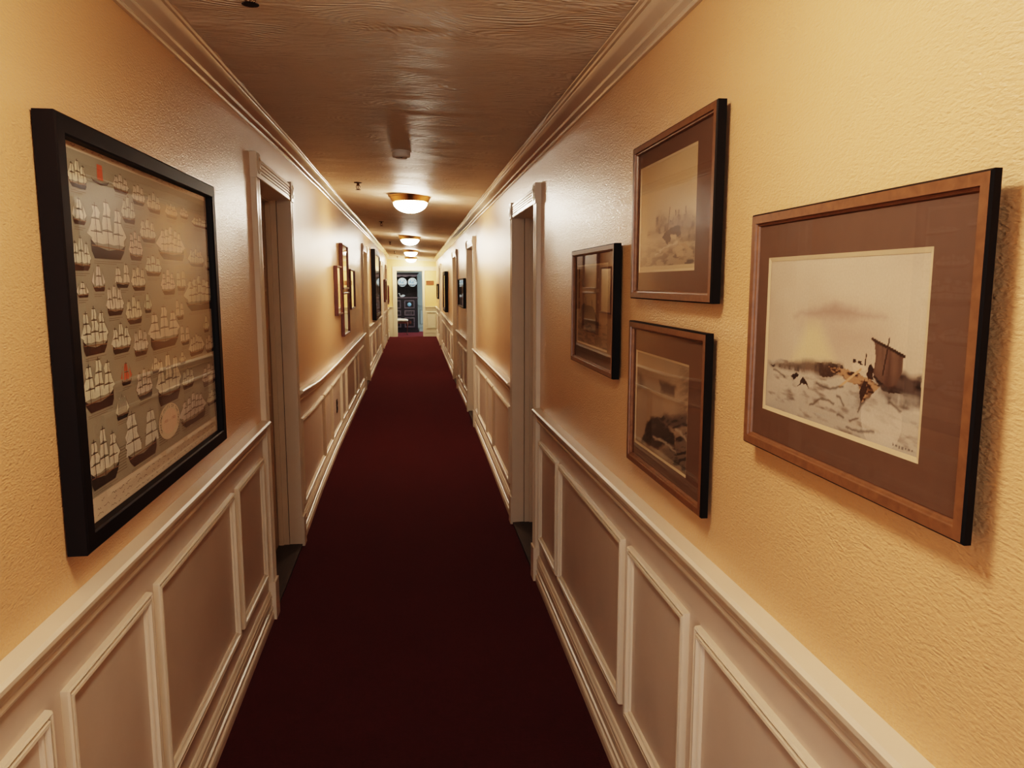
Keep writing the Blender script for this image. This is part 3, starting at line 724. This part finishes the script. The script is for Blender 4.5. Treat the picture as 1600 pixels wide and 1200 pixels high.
def paint_grey(u, v):
    n = vnoise(u, v, (5, 5), 41); C = np.zeros(u.shape+(3,))+np.array(S((150, 146, 136)))
    C = mixc(C, (n-.35)*2, S((104, 98, 90))); C = mixc(C, (v < .45+.1*(n-.5))*.6, S((70, 62, 56))); return C

def paint_pane_reflection(u, v):  # whitish reflection of the glass, painted into the print colour
    n = vnoise(u, v, (5, 5), 43); C = np.zeros(u.shape+(3,))+np.array(S((225, 230, 228)))
    C = mixc(C, (n-.35)*1.6, S((190, 195, 194))); return C
def paint_split_reflection(u, v):  # pale and dark halves imitate a reflection in the glass, painted as print
    n = vnoise(u, v, (6, 8), 44); C = np.zeros(u.shape+(3,))+np.array(S((245, 240, 215)))
    C = mixc(C, (v > .78)*(n*1.2), S((150, 176, 186)))
    L_ = u < .44-.06*v
    C = mixc(C, L_*1.0, S((112, 104, 94))); C = mixc(C, L_*(v > .70), S((148, 172, 184))); C = mixc(C, L_*(n-.4)*3, S((80, 72, 66)))
    C = mixc(C, (np.abs(u-.50+.06*v) < .07)*1.0, S((44, 34, 34))); return C

def color_mesh(name, verts, faces, vcols, mat, parent, corner=None):
    o = mesh_obj(name, verts, faces, mat, parent, recalc=False)
    me = o.data
    at = me.color_attributes.new('Col', 'FLOAT_COLOR', 'POINT' if corner is None else 'CORNER')
    if corner is None:
        arr = np.ones((len(verts), 4), np.float32); arr[:, :3] = vcols; at.data.foreach_set('color', arr.ravel())
    else:
        arr = []
        for p in me.polygons:
            for _ in p.loop_indices: arr += list(corner[p.index])+[1.0]
        at.data.foreach_set('color', arr)
    return o

def plane_map(side, y0, y1, gap=.004):
    """flat picture hanging on the wall between y0 and y1: (y,u,z) -> world"""
    xa, xb = wallx(side, y0), wallx(side, y1); s = sgn(side)
    return lambda y, u, z: (xa+(xb-xa)*(y-y0)/(y1-y0)+s*(u+gap), y, z)

def picture(name, side, y0, y1, z0, z1, depth, fw, front, edge, matop, painter, label, cat='picture', nu=170, nv=120, bevel=.006, group=None, matm='mat_brown', prof=None, gap=.004):
    mp = plane_map(side, y0, y1, gap)
    r = empty(name, mp((y0+y1)/2, 0, z0), label, cat, group)
    mb = MB()
    dd = min(.022, depth-.001); d_ = .016 if depth > .03 else (.012 if depth > .017 else .008)
    pr = [(0, 0), (0, depth-.003), (.003, depth), (fw*.72, depth), (fw*.76, depth-.004), (fw*.9, depth-.005), (fw, depth-.010), (fw, depth-d_-.001)]
    ring_mb(mb, mp, y0, y1, z0, z1, pr, sub=False, mfun=lambda k: 1 if k < 2 else 0)
    mb.add([mp(y0, 0, z0), mp(y1, 0, z0), mp(y1, 0, z1), mp(y0, 0, z1)], [(0,1,2,3)], 1)
    mb.build('frame', [front, edge], r)
    d = depth-d_; a, b, c, e = y0+fw, y1-fw, z0+fw, z1-fw
    m0, m1, n0, n1 = matop
    if matm:
        mb = MB()
        ring = [[mp(a, d, c), mp(b, d, c), mp(b, d, e), mp(a, d, e)], [mp(m0, d, n0), mp(m1, d, n0), mp(m1, d, n1), mp(m0, d, n1)],
                [mp(m0+bevel, d-.002, n0+bevel), mp(m1-bevel, d-.002, n0+bevel), mp(m1-bevel, d-.002, n1-bevel), mp(m0+bevel, d-.002, n1-bevel)]]
        b0 = len(mb.v); mb.v += sum(ring, [])
        for k in range(2):
            for i in range(4):
                j = (i+1) % 4; mb.f.append([b0+4*k+i, b0+4*k+j, b0+4*k+4+j, b0+4*k+4+i]); mb.m.append(k)
        mb.build('mat_board', [M[matm], M['mat_cream']], r)
    # print; u runs the way the picture is read (left to right when facing it)
    U, V = np.meshgrid(np.linspace(0, 1, nu), np.linspace(0, 1, nv)); C = painter(U, V)
    ya, yb = (m0, m1) if side == 'L' else (m1, m0)
    ya += (.004 if ya < yb else -.004)*0
    vs = []; 
    for j in range(nv):
        for i in range(nu):
            y = ya+(yb-ya)*U[j, i]; z = n0+(n1-n0)*V[j, i]; vs.append(mp(y, d-.0025, z))
    fs = [(j*nu+i, j*nu+i+1, (j+1)*nu+i+1, (j+1)*nu+i) for j in range(nv-1) for i in range(nu-1)]
    color_mesh('print', vs, fs, C.reshape(-1, 3), M['print'], r)
    mb = MB(); g = depth-d_+.0025
    mb.add([mp(a, g, c), mp(b, g, c), mp(b, g, e), mp(a, g, e)], [(0,1,2,3)])
    mb.build('glass', M['glass'], r, face=(sgn(side), 0, 0))
    return r
F, E_ = M['gold_fr'], M['dark_side']
picture('framed_print', 'R', .776, 1.376, 1.343, 1.776, .012, .024, F, E_, (.873, 1.314, 1.418, 1.695), paint_raft,
        'large bronze-framed print of a sailing boat and rowers in white surf, brown mat', nu=300, nv=200, bevel=.007, gap=.022)
picture('framed_print', 'R', 1.561, 2.172, 1.605, 2.031, .022, .024, F, E_, (1.692, 2.129, 1.679, 1.969), paint_harbour,
        'tall-looking bronze-framed print of boats below a hazy headland, highest on the right wall', nu=200, nv=140, gap=.013)
picture('framed_print', 'R', 1.587, 2.192, 1.118, 1.539, .018, .024, F, E_, (1.716, 2.148, 1.178, 1.455), paint_rocks,
        'bronze-framed print of black rocks in rough water, hung below the headland print', nu=200, nv=140, gap=.013)
picture('framed_print', 'R', 2.366, 3.020, 1.338, 1.776, .024, .024, F, E_, (2.48, 2.955, 1.416, 1.718), paint_ship,
        'bronze-framed dim print of sailing ships, farthest of the four near right pictures', nu=150, nv=110, gap=.010)

# ------------------------------------------------------------------ the big ship chart on the left wall
def chart():
    GAIN[:] = [1.3, 1.32, 1.4]
    side = 'L'; y0, y1, z0, z1 = 1.595, 2.785, 1.090, 1.980; depth = .042; fw = .041
    mp = plane_map(side, y0, y1)
    r = empty('ship_chart', mp((y0+y1)/2, 0, z0), 'wide black-framed chart of dozens of small sailing ships on a grey ground', 'framed chart')
    mb = MB(); pr = [(0, 0), (0, depth-.003), (.004, depth), (fw-.004, depth), (fw, depth-.003), (fw, depth-.022)]
    ring_mb(mb, mp, y0, y1, z0, z1, pr, sub=False)
    mb.add([mp(y0, 0, z0), mp(y1, 0, z0), mp(y1, 0, z1), mp(y0, 0, z1)], [(0,1,2,3)])
    mb.build('frame', M['black_fr'], r)
    a, b, c, e = y0+fw-.004, y1-fw+.004, z0+fw-.03, z1-fw+.022
    a = y0+.036; b = y1-.034; c = z0+.036; e = z1-.030
    V = []; Fc = []; CC = []
    d0 = depth-.022
    def poly(pts, col, lay):
        b0 = len(V); V.extend([mp(y, d0+lay*.00018, z) for y, z in pts]); Fc.append(list(range(b0, b0+len(pts)))); CC.append(S(col))
    def line(p, q, w, col, lay):
        dx, dy = q[0]-p[0], q[1]-p[1]; L = math.hypot(dx, dy)+1e-9; nx, ny = -dy/L*w/2, dx/L*w/2
        poly([(p[0]+nx, p[1]+ny), (q[0]+nx, q[1]+ny), (q[0]-nx, q[1]-ny), (p[0]-nx, p[1]-ny)], col, lay)
    CREAM = (192, 176, 152); GREY = (142, 136, 118); DK = (58, 46, 38); SAIL = (196, 184, 158)
    poly([(a, c), (b, c), (b, e), (a, e)], CREAM, 0)
    gy0, gy1, gz0, gz1 = a+.032, b-.022, 1.185, 1.925
    poly([(gy0, gz0), (gy1, gz0), (gy1, gz1), (gy0, gz1)], GREY, 1)
    rnd = random.Random(3)
    # script signatures along the margins
    for zz in (1.946, 1.934, 1.170, 1.155, 1.142):
        y = a+.03+rnd.random()*.05
        while y < b-.06:
            w = rnd.uniform(.012, .035); p = (y, zz)
            for k in range(5):
                q = (y+w*(k+1)/5, zz+rnd.uniform(-.004, .004)); line(p, q, .0011, (120, 80, 66) if zz > 1.5 else (86, 66, 60), 2); p = q
            y += w+rnd.uniform(.012, .05)
    for i, (yl, yr, zb, zt) in enumerate(SHIPS):
        w = yr-yl; h = zt-zb; L3 = 3
        red = i in (1, 38); dim = yr > 2.45
        hull = (62, 42, 34) if i % 3 else (36, 29, 27)
        sl = (186, 92, 66) if red else ((200+rnd.randint(-4, 4), 191+rnd.randint(-4, 4), 170+rnd.randint(-4, 4)))
        flip = rnd.random() < .5
        X = (lambda t: yl+w*(1-t)) if flip else (lambda t: yl+w*t)
        hh = h*(.23 if h > .09 else .20)
        if i == 1:
            poly([(X(0), zb+h*.28), (X(.1), zb+h*.1), (X(.5), zb), (X(.9), zb+h*.1), (X(1), zb+h*.34), (X(.9), zb+h*.2), (X(.5), zb+h*.12), (X(.1), zb+h*.18)], hull, 4)
            poly([(X(.34), zb+h*.25), (X(.66), zb+h*.25), (X(.64), zb+h), (X(.36), zb+h)], sl, 5); continue
        # hull: raised stern, sheer line, stem
        poly([(X(.12), zb), (X(.82), zb), (X(.93), zb+hh*.55), (X(.99), zb+hh*1.15), (X(.88), zb+hh*.85), (X(.5), zb+hh*.62), (X(.2), zb+hh*.85), (X(.05), zb+hh*1.35), (X(.06), zb+hh*.5)], hull, 6)
        line((X(.07), zb+hh*.9), (X(.95), zb+hh*.75), .0012+h*.008, (130, 96, 70), 7)
        line((X(.92), zb+hh), (X(1.06), zb+hh*1.9), .0012, DK, 5)
        nm = 1 if w < .07 else (2 if w < .09 and h > .05 else 3)
        if w/h > 2.4: nm = 5
        if i == 49 or i == 50: nm = 2+(i == 50)
        if i == 45: nm = 7
        for k in range(nm):
            t = .5 if nm == 1 else .2+.6*k/(nm-1)
            top = 1.0 if nm == 1 else (1.0 if k == nm//2 else .84+.06*((k+i) % 2))
            half = (.20 if nm == 1 else .38/nm)*1.22
            line((X(t), zb+hh*.6), (X(t), zb+h*top), .0016+h*.006, DK, 8)
            if nm == 7:
                poly([(X(t-half), zb+hh*1.1), (X(t+half*.7), zb+hh*1.1), (X(t+half*.2), zb+h*.92), (X(t-half*.4), zb+h*.85)], sl, 5); continue
            rows = 3 if h > .075 else 2
            zz0 = zb+hh*1.05
            for rI in range(rows):
                f0 = rI/rows; f1 = (rI+.93)/rows; zA = zz0+(zb+h*top*.96-zz0)*f0; zB = zz0+(zb+h*top*.96-zz0)*f1
                wa = half*(1-.62*f0); wb = half*(1-.62*f1)
                bul = rnd.uniform(-.02, .05)
                poly([(X(t-wa), zA), (X(t), zA+(zB-zA)*.10), (X(t+wa), zA), (X(t+wa*.98+bul), (zA+zB)/2), (X(t+wb), zB), (X(t-wb), zB), (X(t-wa*.95+bul), (zA+zB)/2)], sl, 5)
                line((X(t-wb*1.1), zB), (X(t+wb*1.1), zB), .0011+h*.005, (66, 52, 42), 9)
            if h > .1: line((X(t-half*.35), zz0), (X(t-half*.2), zb+h*top*.8), .0008, (130, 110, 90), 9)
        # jib and spanker
        poly([(X(.86), zb+hh*1.2), (X(1.05), zb+hh*1.8), (X(.83), zb+h*.72)], sl, 4)
        poly([(X(-.02), zb+hh*1.7), (X(.14), zb+hh*1.3), (X(.16), zb+h*.66)], sl, 4)
        line((X(1.05), zb+hh*1.8), (X(.8), zb+h*.86), .0007, DK, 6); line((X(0), zb+hh*1.7), (X(.2), zb+h*.85), .0007, DK, 6)
        for k in range(2): line((yl+w*.1, zb-.006-.0045*k), (yl+w*(.9-.2*k), zb-.006-.0045*k), .0010, (104, 92, 78), 3)
    # block of small text columns at the foot
    for k in range(9):
        ya = gy0+.045+k*.105
        if ya > gy1-.09: break
        for q in range(9):
            zz = 1.262-q*.0068
            if k == 0 and q < 2: continue
            line((ya, zz), (ya+rnd.uniform(.07, .09), zz), .0022, (112, 104, 86), 3)
    # compass drawing
    for k in range(6):
        aa = k*PI/6; line((gy0+.03-.016*math.cos(aa), 1.215-.016*math.sin(aa)), (gy0+.03+.016*math.cos(aa), 1.215+.016*math.sin(aa)), .0008, (96, 84, 72), 3)
    # oval cartouche
    cy, cz, ry, rz = 2.222, 1.258, .092, .049
    cy, cz, ry, rz = 2.222, 1.260, .094, .050
    el = lambda k, n, f: (cy+ry*f*math.cos(2*PI*k/n), cz+rz*f*math.sin(2*PI*k/n))
    poly([el(k, 48, 1) for k in range(48)], (206, 186, 156), 11)
    poly([el(k, 48, .70) for k in range(48)], (214, 184, 156), 12)
    pr = color_mesh('print', V, Fc, None, M['chart'], r, corner=CC)
    # lettering
    def glyph(mbx, ch, px, pz, size, rot, sx=1.0):
        cu = bpy.data.curves.new('t', 'FONT'); cu.body = ch; cu.size = size; cu.align_x = 'CENTER'; cu.align_y = 'CENTER'; cu.resolution_u = 3; cu.fill_mode = 'FRONT' if hasattr(cu, 'fill_mode') and cu.dimensions == '2D' else cu.fill_mode
        ob = bpy.data.objects.new('t', cu); COL.objects.link(ob)
        dg = bpy.context.evaluated_depsgraph_get(); me = bpy.data.meshes.new_from_object(ob.evaluated_get(dg))
        cs, sn = math.cos(rot), math.sin(rot)
        vs = [mp(px+(v.co.x*sx*cs-v.co.y*sn), d0+.0026, pz+(v.co.x*sx*sn+v.co.y*cs)) for v in me.vertices]
        mbx.add(vs, [tuple(p.vertices) for p in me.polygons])
        bpy.data.objects.remove(ob); bpy.data.curves.remove(cu); bpy.data.meshes.remove(me)
    mbx = MB(); txt = 'SAILING SHIPS OF THE WEST'; n = len(txt)
    for k, ch in enumerate(txt):
        if ch == ' ': continue
        th = math.radians(205-230*k/(n-1)); x, z = cy+ry*.84*math.cos(th), cz+rz*.84*math.sin(th)
        tx, tz = ry*math.sin(th), -rz*math.cos(th)
        glyph(mbx, ch, x, z, .0125, math.atan2(tz, tx), 1.15)
    mbx.build('title_lettering', simple('dark_ink', (.03, .02, .018), rough=.8), pr)
    mbx = MB()
    for k, ch in enumerate('1400 - 1900'):
        if ch != ' ': glyph(mbx, ch, cy-.048+k*.0096, cz+.004, .0125, 0, 1.1)
    mbx.build('date_lettering', simple('red_ink', (.35, .07, .04), rough=.8), pr)
    g = depth-.014; mb = MB(); mb.add([mp(y0+fw, g, z0+fw*.6), mp(y1-fw, g, z0+fw*.6), mp(y1-fw, g, z1-fw*.6), mp(y0+fw, g, z1-fw*.6)], [(0,1,2,3)])
    mb.build('glass', M['glass'], r, face=(1, 0, 0))
chart()

# ------------------------------------------------------------------ things farther down
def wall_mirror():
    mp = plane_map('L', 7.6, 10.0)
    r = empty('wall_mirror', mp(8.7, 0, 1.07), 'stepped four-panel wall mirror in thin mahogany frames on the left wall', 'mirror')
    for (a, b, c, d) in ((7.70, 8.20, 1.322, 1.820), (8.32, 9.03, 1.580, 2.074), (8.32, 9.03, 1.072, 1.545), (9.32, 9.96, 1.328, 1.815)):
        mb = MB(); ring_mb(mb, mp, a, b, c, d, [(0, 0), (0, .034), (.004, .036), (.016, .034), (.02, .026), (.02, .018)], sub=False)
        mb.add([mp(a, 0, c), mp(b, 0, c), mp(b, 0, d), mp(a, 0, d)], [(0,1,2,3)])
        f = mb.build('mirror_frame', M['mahog'], r)
        mb = MB(); e = .02; mb.add([mp(a+e, .022, c+e), mp(b-e, .022, c+e), mp(b-e, .022, d-e), mp(a+e, .022, d-e)], [(0,1,2,3)])
        mb.build('mirror_glass', M['mirror'], f)
    mb = MB()
    for (a, b, c, d) in ((8.1, 8.4, 1.66, 1.70), (8.95, 9.4, 1.66, 1.70), (8.1, 8.4, 1.42, 1.46), (8.95, 9.4, 1.42, 1.46)):
        mb.box8([mp(a,.002,c), mp(a,.014,c), mp(b,.014,c), mp(b,.002,c), mp(a,.002,d), mp(a,.014,d), mp(b,.014,d), mp(b,.002,d)])
    mb.box8([mp(8.5,.002,1.54), mp(8.5,.02,1.54), mp(8.85,.02,1.54), mp(8.85,.002,1.54), mp(8.5,.002,1.59), mp(8.5,.02,1.59), mp(8.85,.02,1.59), mp(8.85,.002,1.59)])
    mb.build('connecting_bars', M['brass'], r)
wall_mirror()
BF = M['black_fr']
picture('framed_picture', 'L', 14.42, 16.5, .950, 2.28, .075, .10, BF, BF, (14.6, 16.3, 1.12, 2.12), paint_pane_reflection,
        'very tall black-framed glazed picture reaching the chair rail past the mirror', nu=30, nv=30, matm='mat_cream')
picture('framed_picture', 'L', 20.15, 21.1, 1.145, 1.74, .05, .05, M['mahog'], M['mahog'], (20.3, 20.95, 1.24, 1.65), paint_grey,
        'small dark mahogany framed picture between the last two left doors', nu=20, nv=20)
picture('framed_picture', 'L', 22.65, 23.35, 1.02, 1.58, .045, .05, M['mahog'], M['mahog'], (22.75, 23.25, 1.12, 1.48), paint_grey,
        'brown framed picture at the very end of the left wall', nu=20, nv=20)
picture('framed_picture', 'R', 10.03, 11.22, 1.312, 1.712, .035, .02, BF, BF, (10.052, 11.198, 1.334, 1.69), paint_split_reflection,
        'thin black-framed glazed picture between the second and third right doors', nu=40, nv=30, matm='mat_cream')
picture('framed_picture', 'R', 15.3, 16.45, 1.06, 1.88, .06, .08, BF, BF, (15.45, 16.3, 1.16, 1.78), paint_pane_reflection,
        'thick black-framed picture on the right wall past the third door', nu=30, nv=30, matm='mat_cream')
picture('framed_picture', 'R', 20.8, 22.0, 1.21, 1.625, .04, .04, BF, BF, (20.95, 21.85, 1.28, 1.56), paint_grey,
        'smallest black-framed picture at the end of the right wall', nu=20, nv=20, matm='mat_cream')

# electrical outlet in the dado
r = empty('wall_outlet', P('L', 7.62, 0, .36), 'narrow brown electrical outlet set low in the left panelling below the mirror', 'outlet')
mb = MB(); wbox(mb, 'L', 7.58, 7.66, 0, .007, .36, .49); mb.build('cover_plate', M['dark_out'], r)
for z in (.385, .44):
    mb = MB(); wbox(mb, 'L', 7.60, 7.64, .007, .010, z, z+.032); mb.build('socket', M['iron'], r)

# plaque on the end wall
r = empty('wall_plaque', (.52, YE, 1.59), 'small rectangular brown wooden plaque beside the end opening', 'plaque')
mb = MB(); mb.box(.405, .64, YE-.014, YE, 1.59, 1.715); mb.build('board', M['plaque'], r)
mb = MB(); ring_mb(mb, lambda x, u, z: (x, YE-.014-u, z), .405, .64, 1.59, 1.715, [(0, 0), (.002, .006), (.01, .006), (.013, 0)], sub=False); mb.build('raised_border', M['plaque'], r)

# dark carved dresser
CY = 25.50; CX0, CX1 = -.86, .15
r = empty('carved_dresser', ((CX0+CX1)/2, CY+.2, 0), 'tall dark carved wooden dresser seen through the end opening', 'cabinet')
mb = MB(); mb.box(CX0, CX1, CY, CY+.42, .09, 1.14); mb.build('lower_carcass', M['dark_oak'], r)
mb = MB(); mb.box(CX0-.02, CX1+.03, CY-.03, CY+.42, 0, .06); mb.box(CX0-.01, CX1+.02, CY-.02, CY+.42, .06, .09); mb.build('plinth', M['dark_oak'], r)
mb = MB(); mb.box(CX0-.02, CX1+.02, CY-.03, CY+.42, 1.14, 1.175); mb.build('counter', M['oak_edge'], r)
mb = MB(); mb.box(CX0, CX1, CY+.38, CY+.42, 1.175, 1.96); mb.box(CX0, CX0+.03, CY+.12, CY+.38, 1.175, 1.96); mb.box(CX1-.03, CX1, CY+.12, CY+.38, 1.175, 1.96); mb.build('upper_case', M['dark_oak'], r)
mb = MB(); mb.box(CX0-.05, CX1+.05, CY+.04, CY+.42, 1.955, 1.985); mb.box(CX0-.02, CX1+.02, CY+.08, CY+.42, 1.93, 1.955); mb.build('cornice', M['dark_oak'], r)
# scalloped frieze
mb = MB(); n = 40; top = 1.93; pts = []
for i in range(n+1):
    x = CX0+(CX1-CX0)*i/n; z = 1.875-.028*abs(math.sin(i/n*PI*4)); pts.append((x, z))
for (x0, za), (x1, zb_) in zip(pts, pts[1:]):
    mb.box8([(x0,CY+.10,za),(x1,CY+.10,zb_),(x1,CY+.12,zb_),(x0,CY+.12,za),(x0,CY+.10,top),(x1,CY+.10,top),(x1,CY+.12,top),(x0,CY+.12,top)])
mb.build('scalloped_frieze', M['oak_edge'], r)
mb = MB(); mb.box(CX0+.03, CX1-.03, CY+.16, CY+.38, 1.49, 1.505); mb.build('plate_shelf', M['dark_oak'], r)
mb = MB(); mb.box(CX0+.03, CX1-.03, CY+.085, CY+.095, 1.572, 1.590); mb.build('plate_rail', M['dark_oak'], r)
DC = (CX0+CX1)/2
for a, b in ((CX0+.03, DC-.008), (DC+.008, CX1-.06)):
    mb = MB(); mb.box(a, b, CY-.022, CY, .12, 1.11); dr = mb.build('door', M['dark_oak'], r)
    mp = lambda x, u, z: (x, CY-.022-u, z)
    for z0_, z1_ in ((.80, 1.07), (.56, .74), (.17, .50)):
        mb = MB(); ring_mb(mb, mp, a+.05, b-.05, z0_, z1_, [(0, 0), (.004, .012), (.014, .014), (.02, .004), (.03, .008), (.036, 0)], sub=False)
        mb.build('carved_moulding', M['oak_edge'], dr)
    cx = (a+b)/2
    mb = MB()
    for k in range(8):
        aa = k*PI/4
        mb.lathe([(.004, 0), (.020, -.006), (.018, -.012), (.006, -.016)], (cx+.048*math.cos(aa), CY-.022, .335+.048*math.sin(aa)), 10, 'y')
    mb.lathe([(.03, 0), (.028, -.012), (.01, -.02)], (cx, CY-.022, .335), 14, 'y')
    mb.build('carved_rosette', M['mahog'], dr)
    mb = MB(); mb.lathe([(.065, 0), (.062, -.010), (.045, -.016), (.02, -.022), (.008, -.022)], (cx, CY-.024, .935), 24, 'y')
    autosmooth(mb.build('blue_boss', M['blue_cer'], dr), 40); dr.children[-1]['label'] = 'round pale blue boss'
    mb = MB()
    for k in range(5): mb.box(a+.08+k*.05, a+.10+k*.05, CY-.030, CY-.022, .60, .70)
    mb.build('carved_band', M['oak_edge'], dr)

def plate_mat():
    m, nt, b = nodes('blue_and_white_plate'); L = nt.links.new
    tc = nt.nodes.new('ShaderNodeTexCoord'); 
    ln = N(nt, 'ShaderNodeVectorMath', operation='LENGTH')
    mpn = nt.nodes.new('ShaderNodeMapping'); mpn.inputs['Scale'].default_value = (1, 0, 1); L(tc.outputs['Object'], mpn.inputs[0]); L(mpn.outputs[0], ln.inputs[0])
    vo = N(nt, 'ShaderNodeTexVoronoi', i_Scale=34.0); L(mpn.outputs[0], vo.inputs['Vector'])
    r1 = ramp(nt, vo.outputs['Distance'], [(.38, (.10, .32, .58)), (.52, (.80, .92, .95))])
    r2 = ramp(nt, ln.outputs['Value'], [(.0, (1,1,1)), (.125, (1,1,1)), (.135, (0,0,0))]); 
    mx = nt.nodes.new('ShaderNodeMix'); mx.data_type = 'RGBA'; L(r2.outputs[0], mx.inputs[0]); mx.inputs[6].default_value = (.84, .93, .95, 1); L(r1.outputs[0], mx.inputs[7])
    L(mx.outputs[2], b.inputs['Base Color']); b.inputs['Roughness'].default_value = .2
    return m
PM = plate_mat()
for px_, lb in ((-.015, 'round pale blue and white plate, rightmost on the dresser shelf'), (-.35, 'round pale blue and white plate in the middle of the dresser shelf'), (-.685, 'blue and white plate partly hidden behind the left jamb of the opening')):
    mb = MB(); mb.lathe([(.03, .012), (.07, .012), (.10, .006), (.148, -.008), (.150, -.004), (.10, .012), (.08, .018), (.03, .018)], (0, 0, 0), 40, 'y')
    o = mb.build('plate', PM, None, smooth=True); o.location = (px_, CY+.125, 1.67); o.rotation_euler = (math.radians(-7), 0, 0)
    tag(o, lb, 'plate', 'display plates on the dresser')

# white swan dish
r = empty('swan_dish', (-.36, CY+.1, 1.175), 'small white swan-shaped dish on the dresser counter', 'ornament')
mb = MB(); K = 12
for i in range(K+1): pass
body = [(-.42, .0), (-.40, .02), (-.36, .026), (-.30, .022), (-.25, .008)]
mb.tube([(-.43, CY+.1, 1.215), (-.40, CY+.1, 1.205), (-.36, CY+.1, 1.205), (-.31, CY+.1, 1.212), (-.26, CY+.1, 1.232)], [.012, .026, .029, .02, .004], 14)
mb.build('body', M['ceramic'], r, smooth=True)
mb = MB(); mb.tube([(-.415, CY+.1, 1.215), (-.44, CY+.1, 1.245), (-.435, CY+.1, 1.275), (-.455, CY+.1, 1.300), (-.475, CY+.1, 1.295), (-.49, CY+.1, 1.28)], [.012, .009, .008, .009, .010, .004], 12)
mb.build('neck', M['ceramic'], r, smooth=True)
for s in (-1, 1):
    mb = MB(); mb.tube([(-.40, CY+.1+s*.022, 1.225), (-.35, CY+.1+s*.030, 1.242), (-.28, CY+.1+s*.024, 1.25)], [.010, .014, .003], 10); mb.build('wing', M['ceramic'], r, smooth=True)

# upholstered bench
BX0, BX1, BY0, BY1 = -.80, -.17, 24.15, 24.60
r = empty('upholstered_bench', ((BX0+BX1)/2, (BY0+BY1)/2, 0), 'low bench with pale upholstered seat and slim curved legs by the opening', 'bench')
def cushion(x0, x1, y0, y1, z0, z1, name, mat, dome=.02):
    mb = MB(); n = 12; 
    for side_ in (0, 1):
        for j in range(n+1):
            for i in range(n+1):
                u, v = i/n, j/n; e = (1-(2*u-1)**8)*(1-(2*v-1)**8); e = max(e, 0)**.5
                zc = (z0+z1)/2; hz = (z1-z0)/2*(.35+.65*e); z = zc+hz+dome*(1-(2*u-1)**2)*(1-(2*v-1)**2) if side_ else zc-hz
                mb.v.append((x0+(x1-x0)*u, y0+(y1-y0)*v, z))
    m1 = (n+1)**2
    for j in range(n):
        for i in range(n):
            a = j*(n+1)+i
            mb.f.append([a, a+1, a+n+2, a+n+1]); mb.m.append(0); mb.f.append([m1+a, m1+a+1, m1+a+n+2, m1+a+n+1]); mb.m.append(0)
    for i in range(n):
        for (p, q) in ((i, i+1), (n*(n+1)+i, n*(n+1)+i+1), (i*(n+1), (i+1)*(n+1)), (i*(n+1)+n, (i+1)*(n+1)+n)):
            mb.f.append([p, q, m1+q, m1+p]); mb.m.append(0)
    return mb.build(name, mat, r, smooth=True)
cushion(BX0, BX1, BY0, BY1, .425, .50, 'seat_cushion', M['seat'])
mb = MB(); mb.box(BX0+.02, BX1-.02, BY0+.02, BY0+.04, .37, .43); mb.box(BX0+.02, BX1-.02, BY1-.04, BY1-.02, .37, .43); mb.box(BX0+.02, BX0+.04, BY0+.04, BY1-.04, .37, .43); mb.box(BX1-.04, BX1-.02, BY0+.04, BY1-.04, .37, .43)
mb.build('apron', M['mahog'], r)
for sx in (0, 1):
    for sy in (0, 1):
        x = (BX0+.035, BX1-.035)[sx]; y = (BY0+.035, BY1-.035)[sy]; ox = (-1, 1)[sx]*.012
        mb = MB(); mb.tube([(x, y, .42), (x+ox, y, .33), (x+ox*.6, y, .2), (x-ox*.3, y, .08), (x+ox*.3, y, .03), (x+ox, y, .0)], [.022, .020, .013, .010, .013, .018], 10)
        mb.build('leg', M['mahog'], r, smooth=True)

# ------------------------------------------------------------------ lights
def area(name, loc, rot, sx, sy, power, col):
    l = bpy.data.lights.new(name, 'AREA'); l.shape = 'RECTANGLE'; l.size = sx; l.size_y = sy; l.energy = power; l.color = col
    o = bpy.data.objects.new(name, l); o.location = loc; o.rotation_euler = rot; COL.objects.link(o); return o
# daylight from windows of the far room (right side) and from a window behind the viewer
area('far_window_daylight', (2.9, 24.7, 1.5), (0, math.radians(90), 0), 1.6, 1.6, 70, (.72, .86, 1.0))
area('far_room_lamp', (-.6, 24.6, 2.45), (0, 0, 0), .8, .8, 14, (1.0, .9, .75))
area('rear_window_daylight', (-.1, YB+.08, 1.55), (math.radians(90), 0, math.radians(0)), 1.1, 1.4, 14, (.93, .95, 1.0))
area('side_window_daylight', (-.66, -1.35, 1.35), (math.radians(90), 0, math.radians(-62)), 1.0, 1.3, 17, (.80, .90, 1.0))
area('end_lobby_fill', (.18, 22.6, 2.30), (0, 0, 0), .25, .25, 6, (1.0, .92, .62))  # added fill near the end wall; no fixture hangs here

w = bpy.data.worlds.new('World'); bpy.context.scene.world = w; w.use_nodes = True
w.node_tree.nodes['Background'].inputs[0].default_value = (.9, .8, .7, 1); w.node_tree.nodes['Background'].inputs[1].default_value = .02

# ------------------------------------------------------------------ camera
cam = bpy.data.cameras.new('camera'); cam.sensor_width = 36; cam.lens = 1175/1600*36; cam.clip_start = .02; cam.clip_end = 100
co = bpy.data.objects.new('camera', cam); COL.objects.link(co)
pit = math.atan(158/1175); yaw = math.atan(155/1175*math.cos(pit))
co.location = (0, 0, 1.65); co.rotation_euler = (PI/2-pit, 0, -yaw)
sc = bpy.context.scene; sc.camera = co
sc.view_settings.view_transform = 'Filmic'; sc.view_settings.look = 'High Contrast'; sc.view_settings.exposure = 0.40
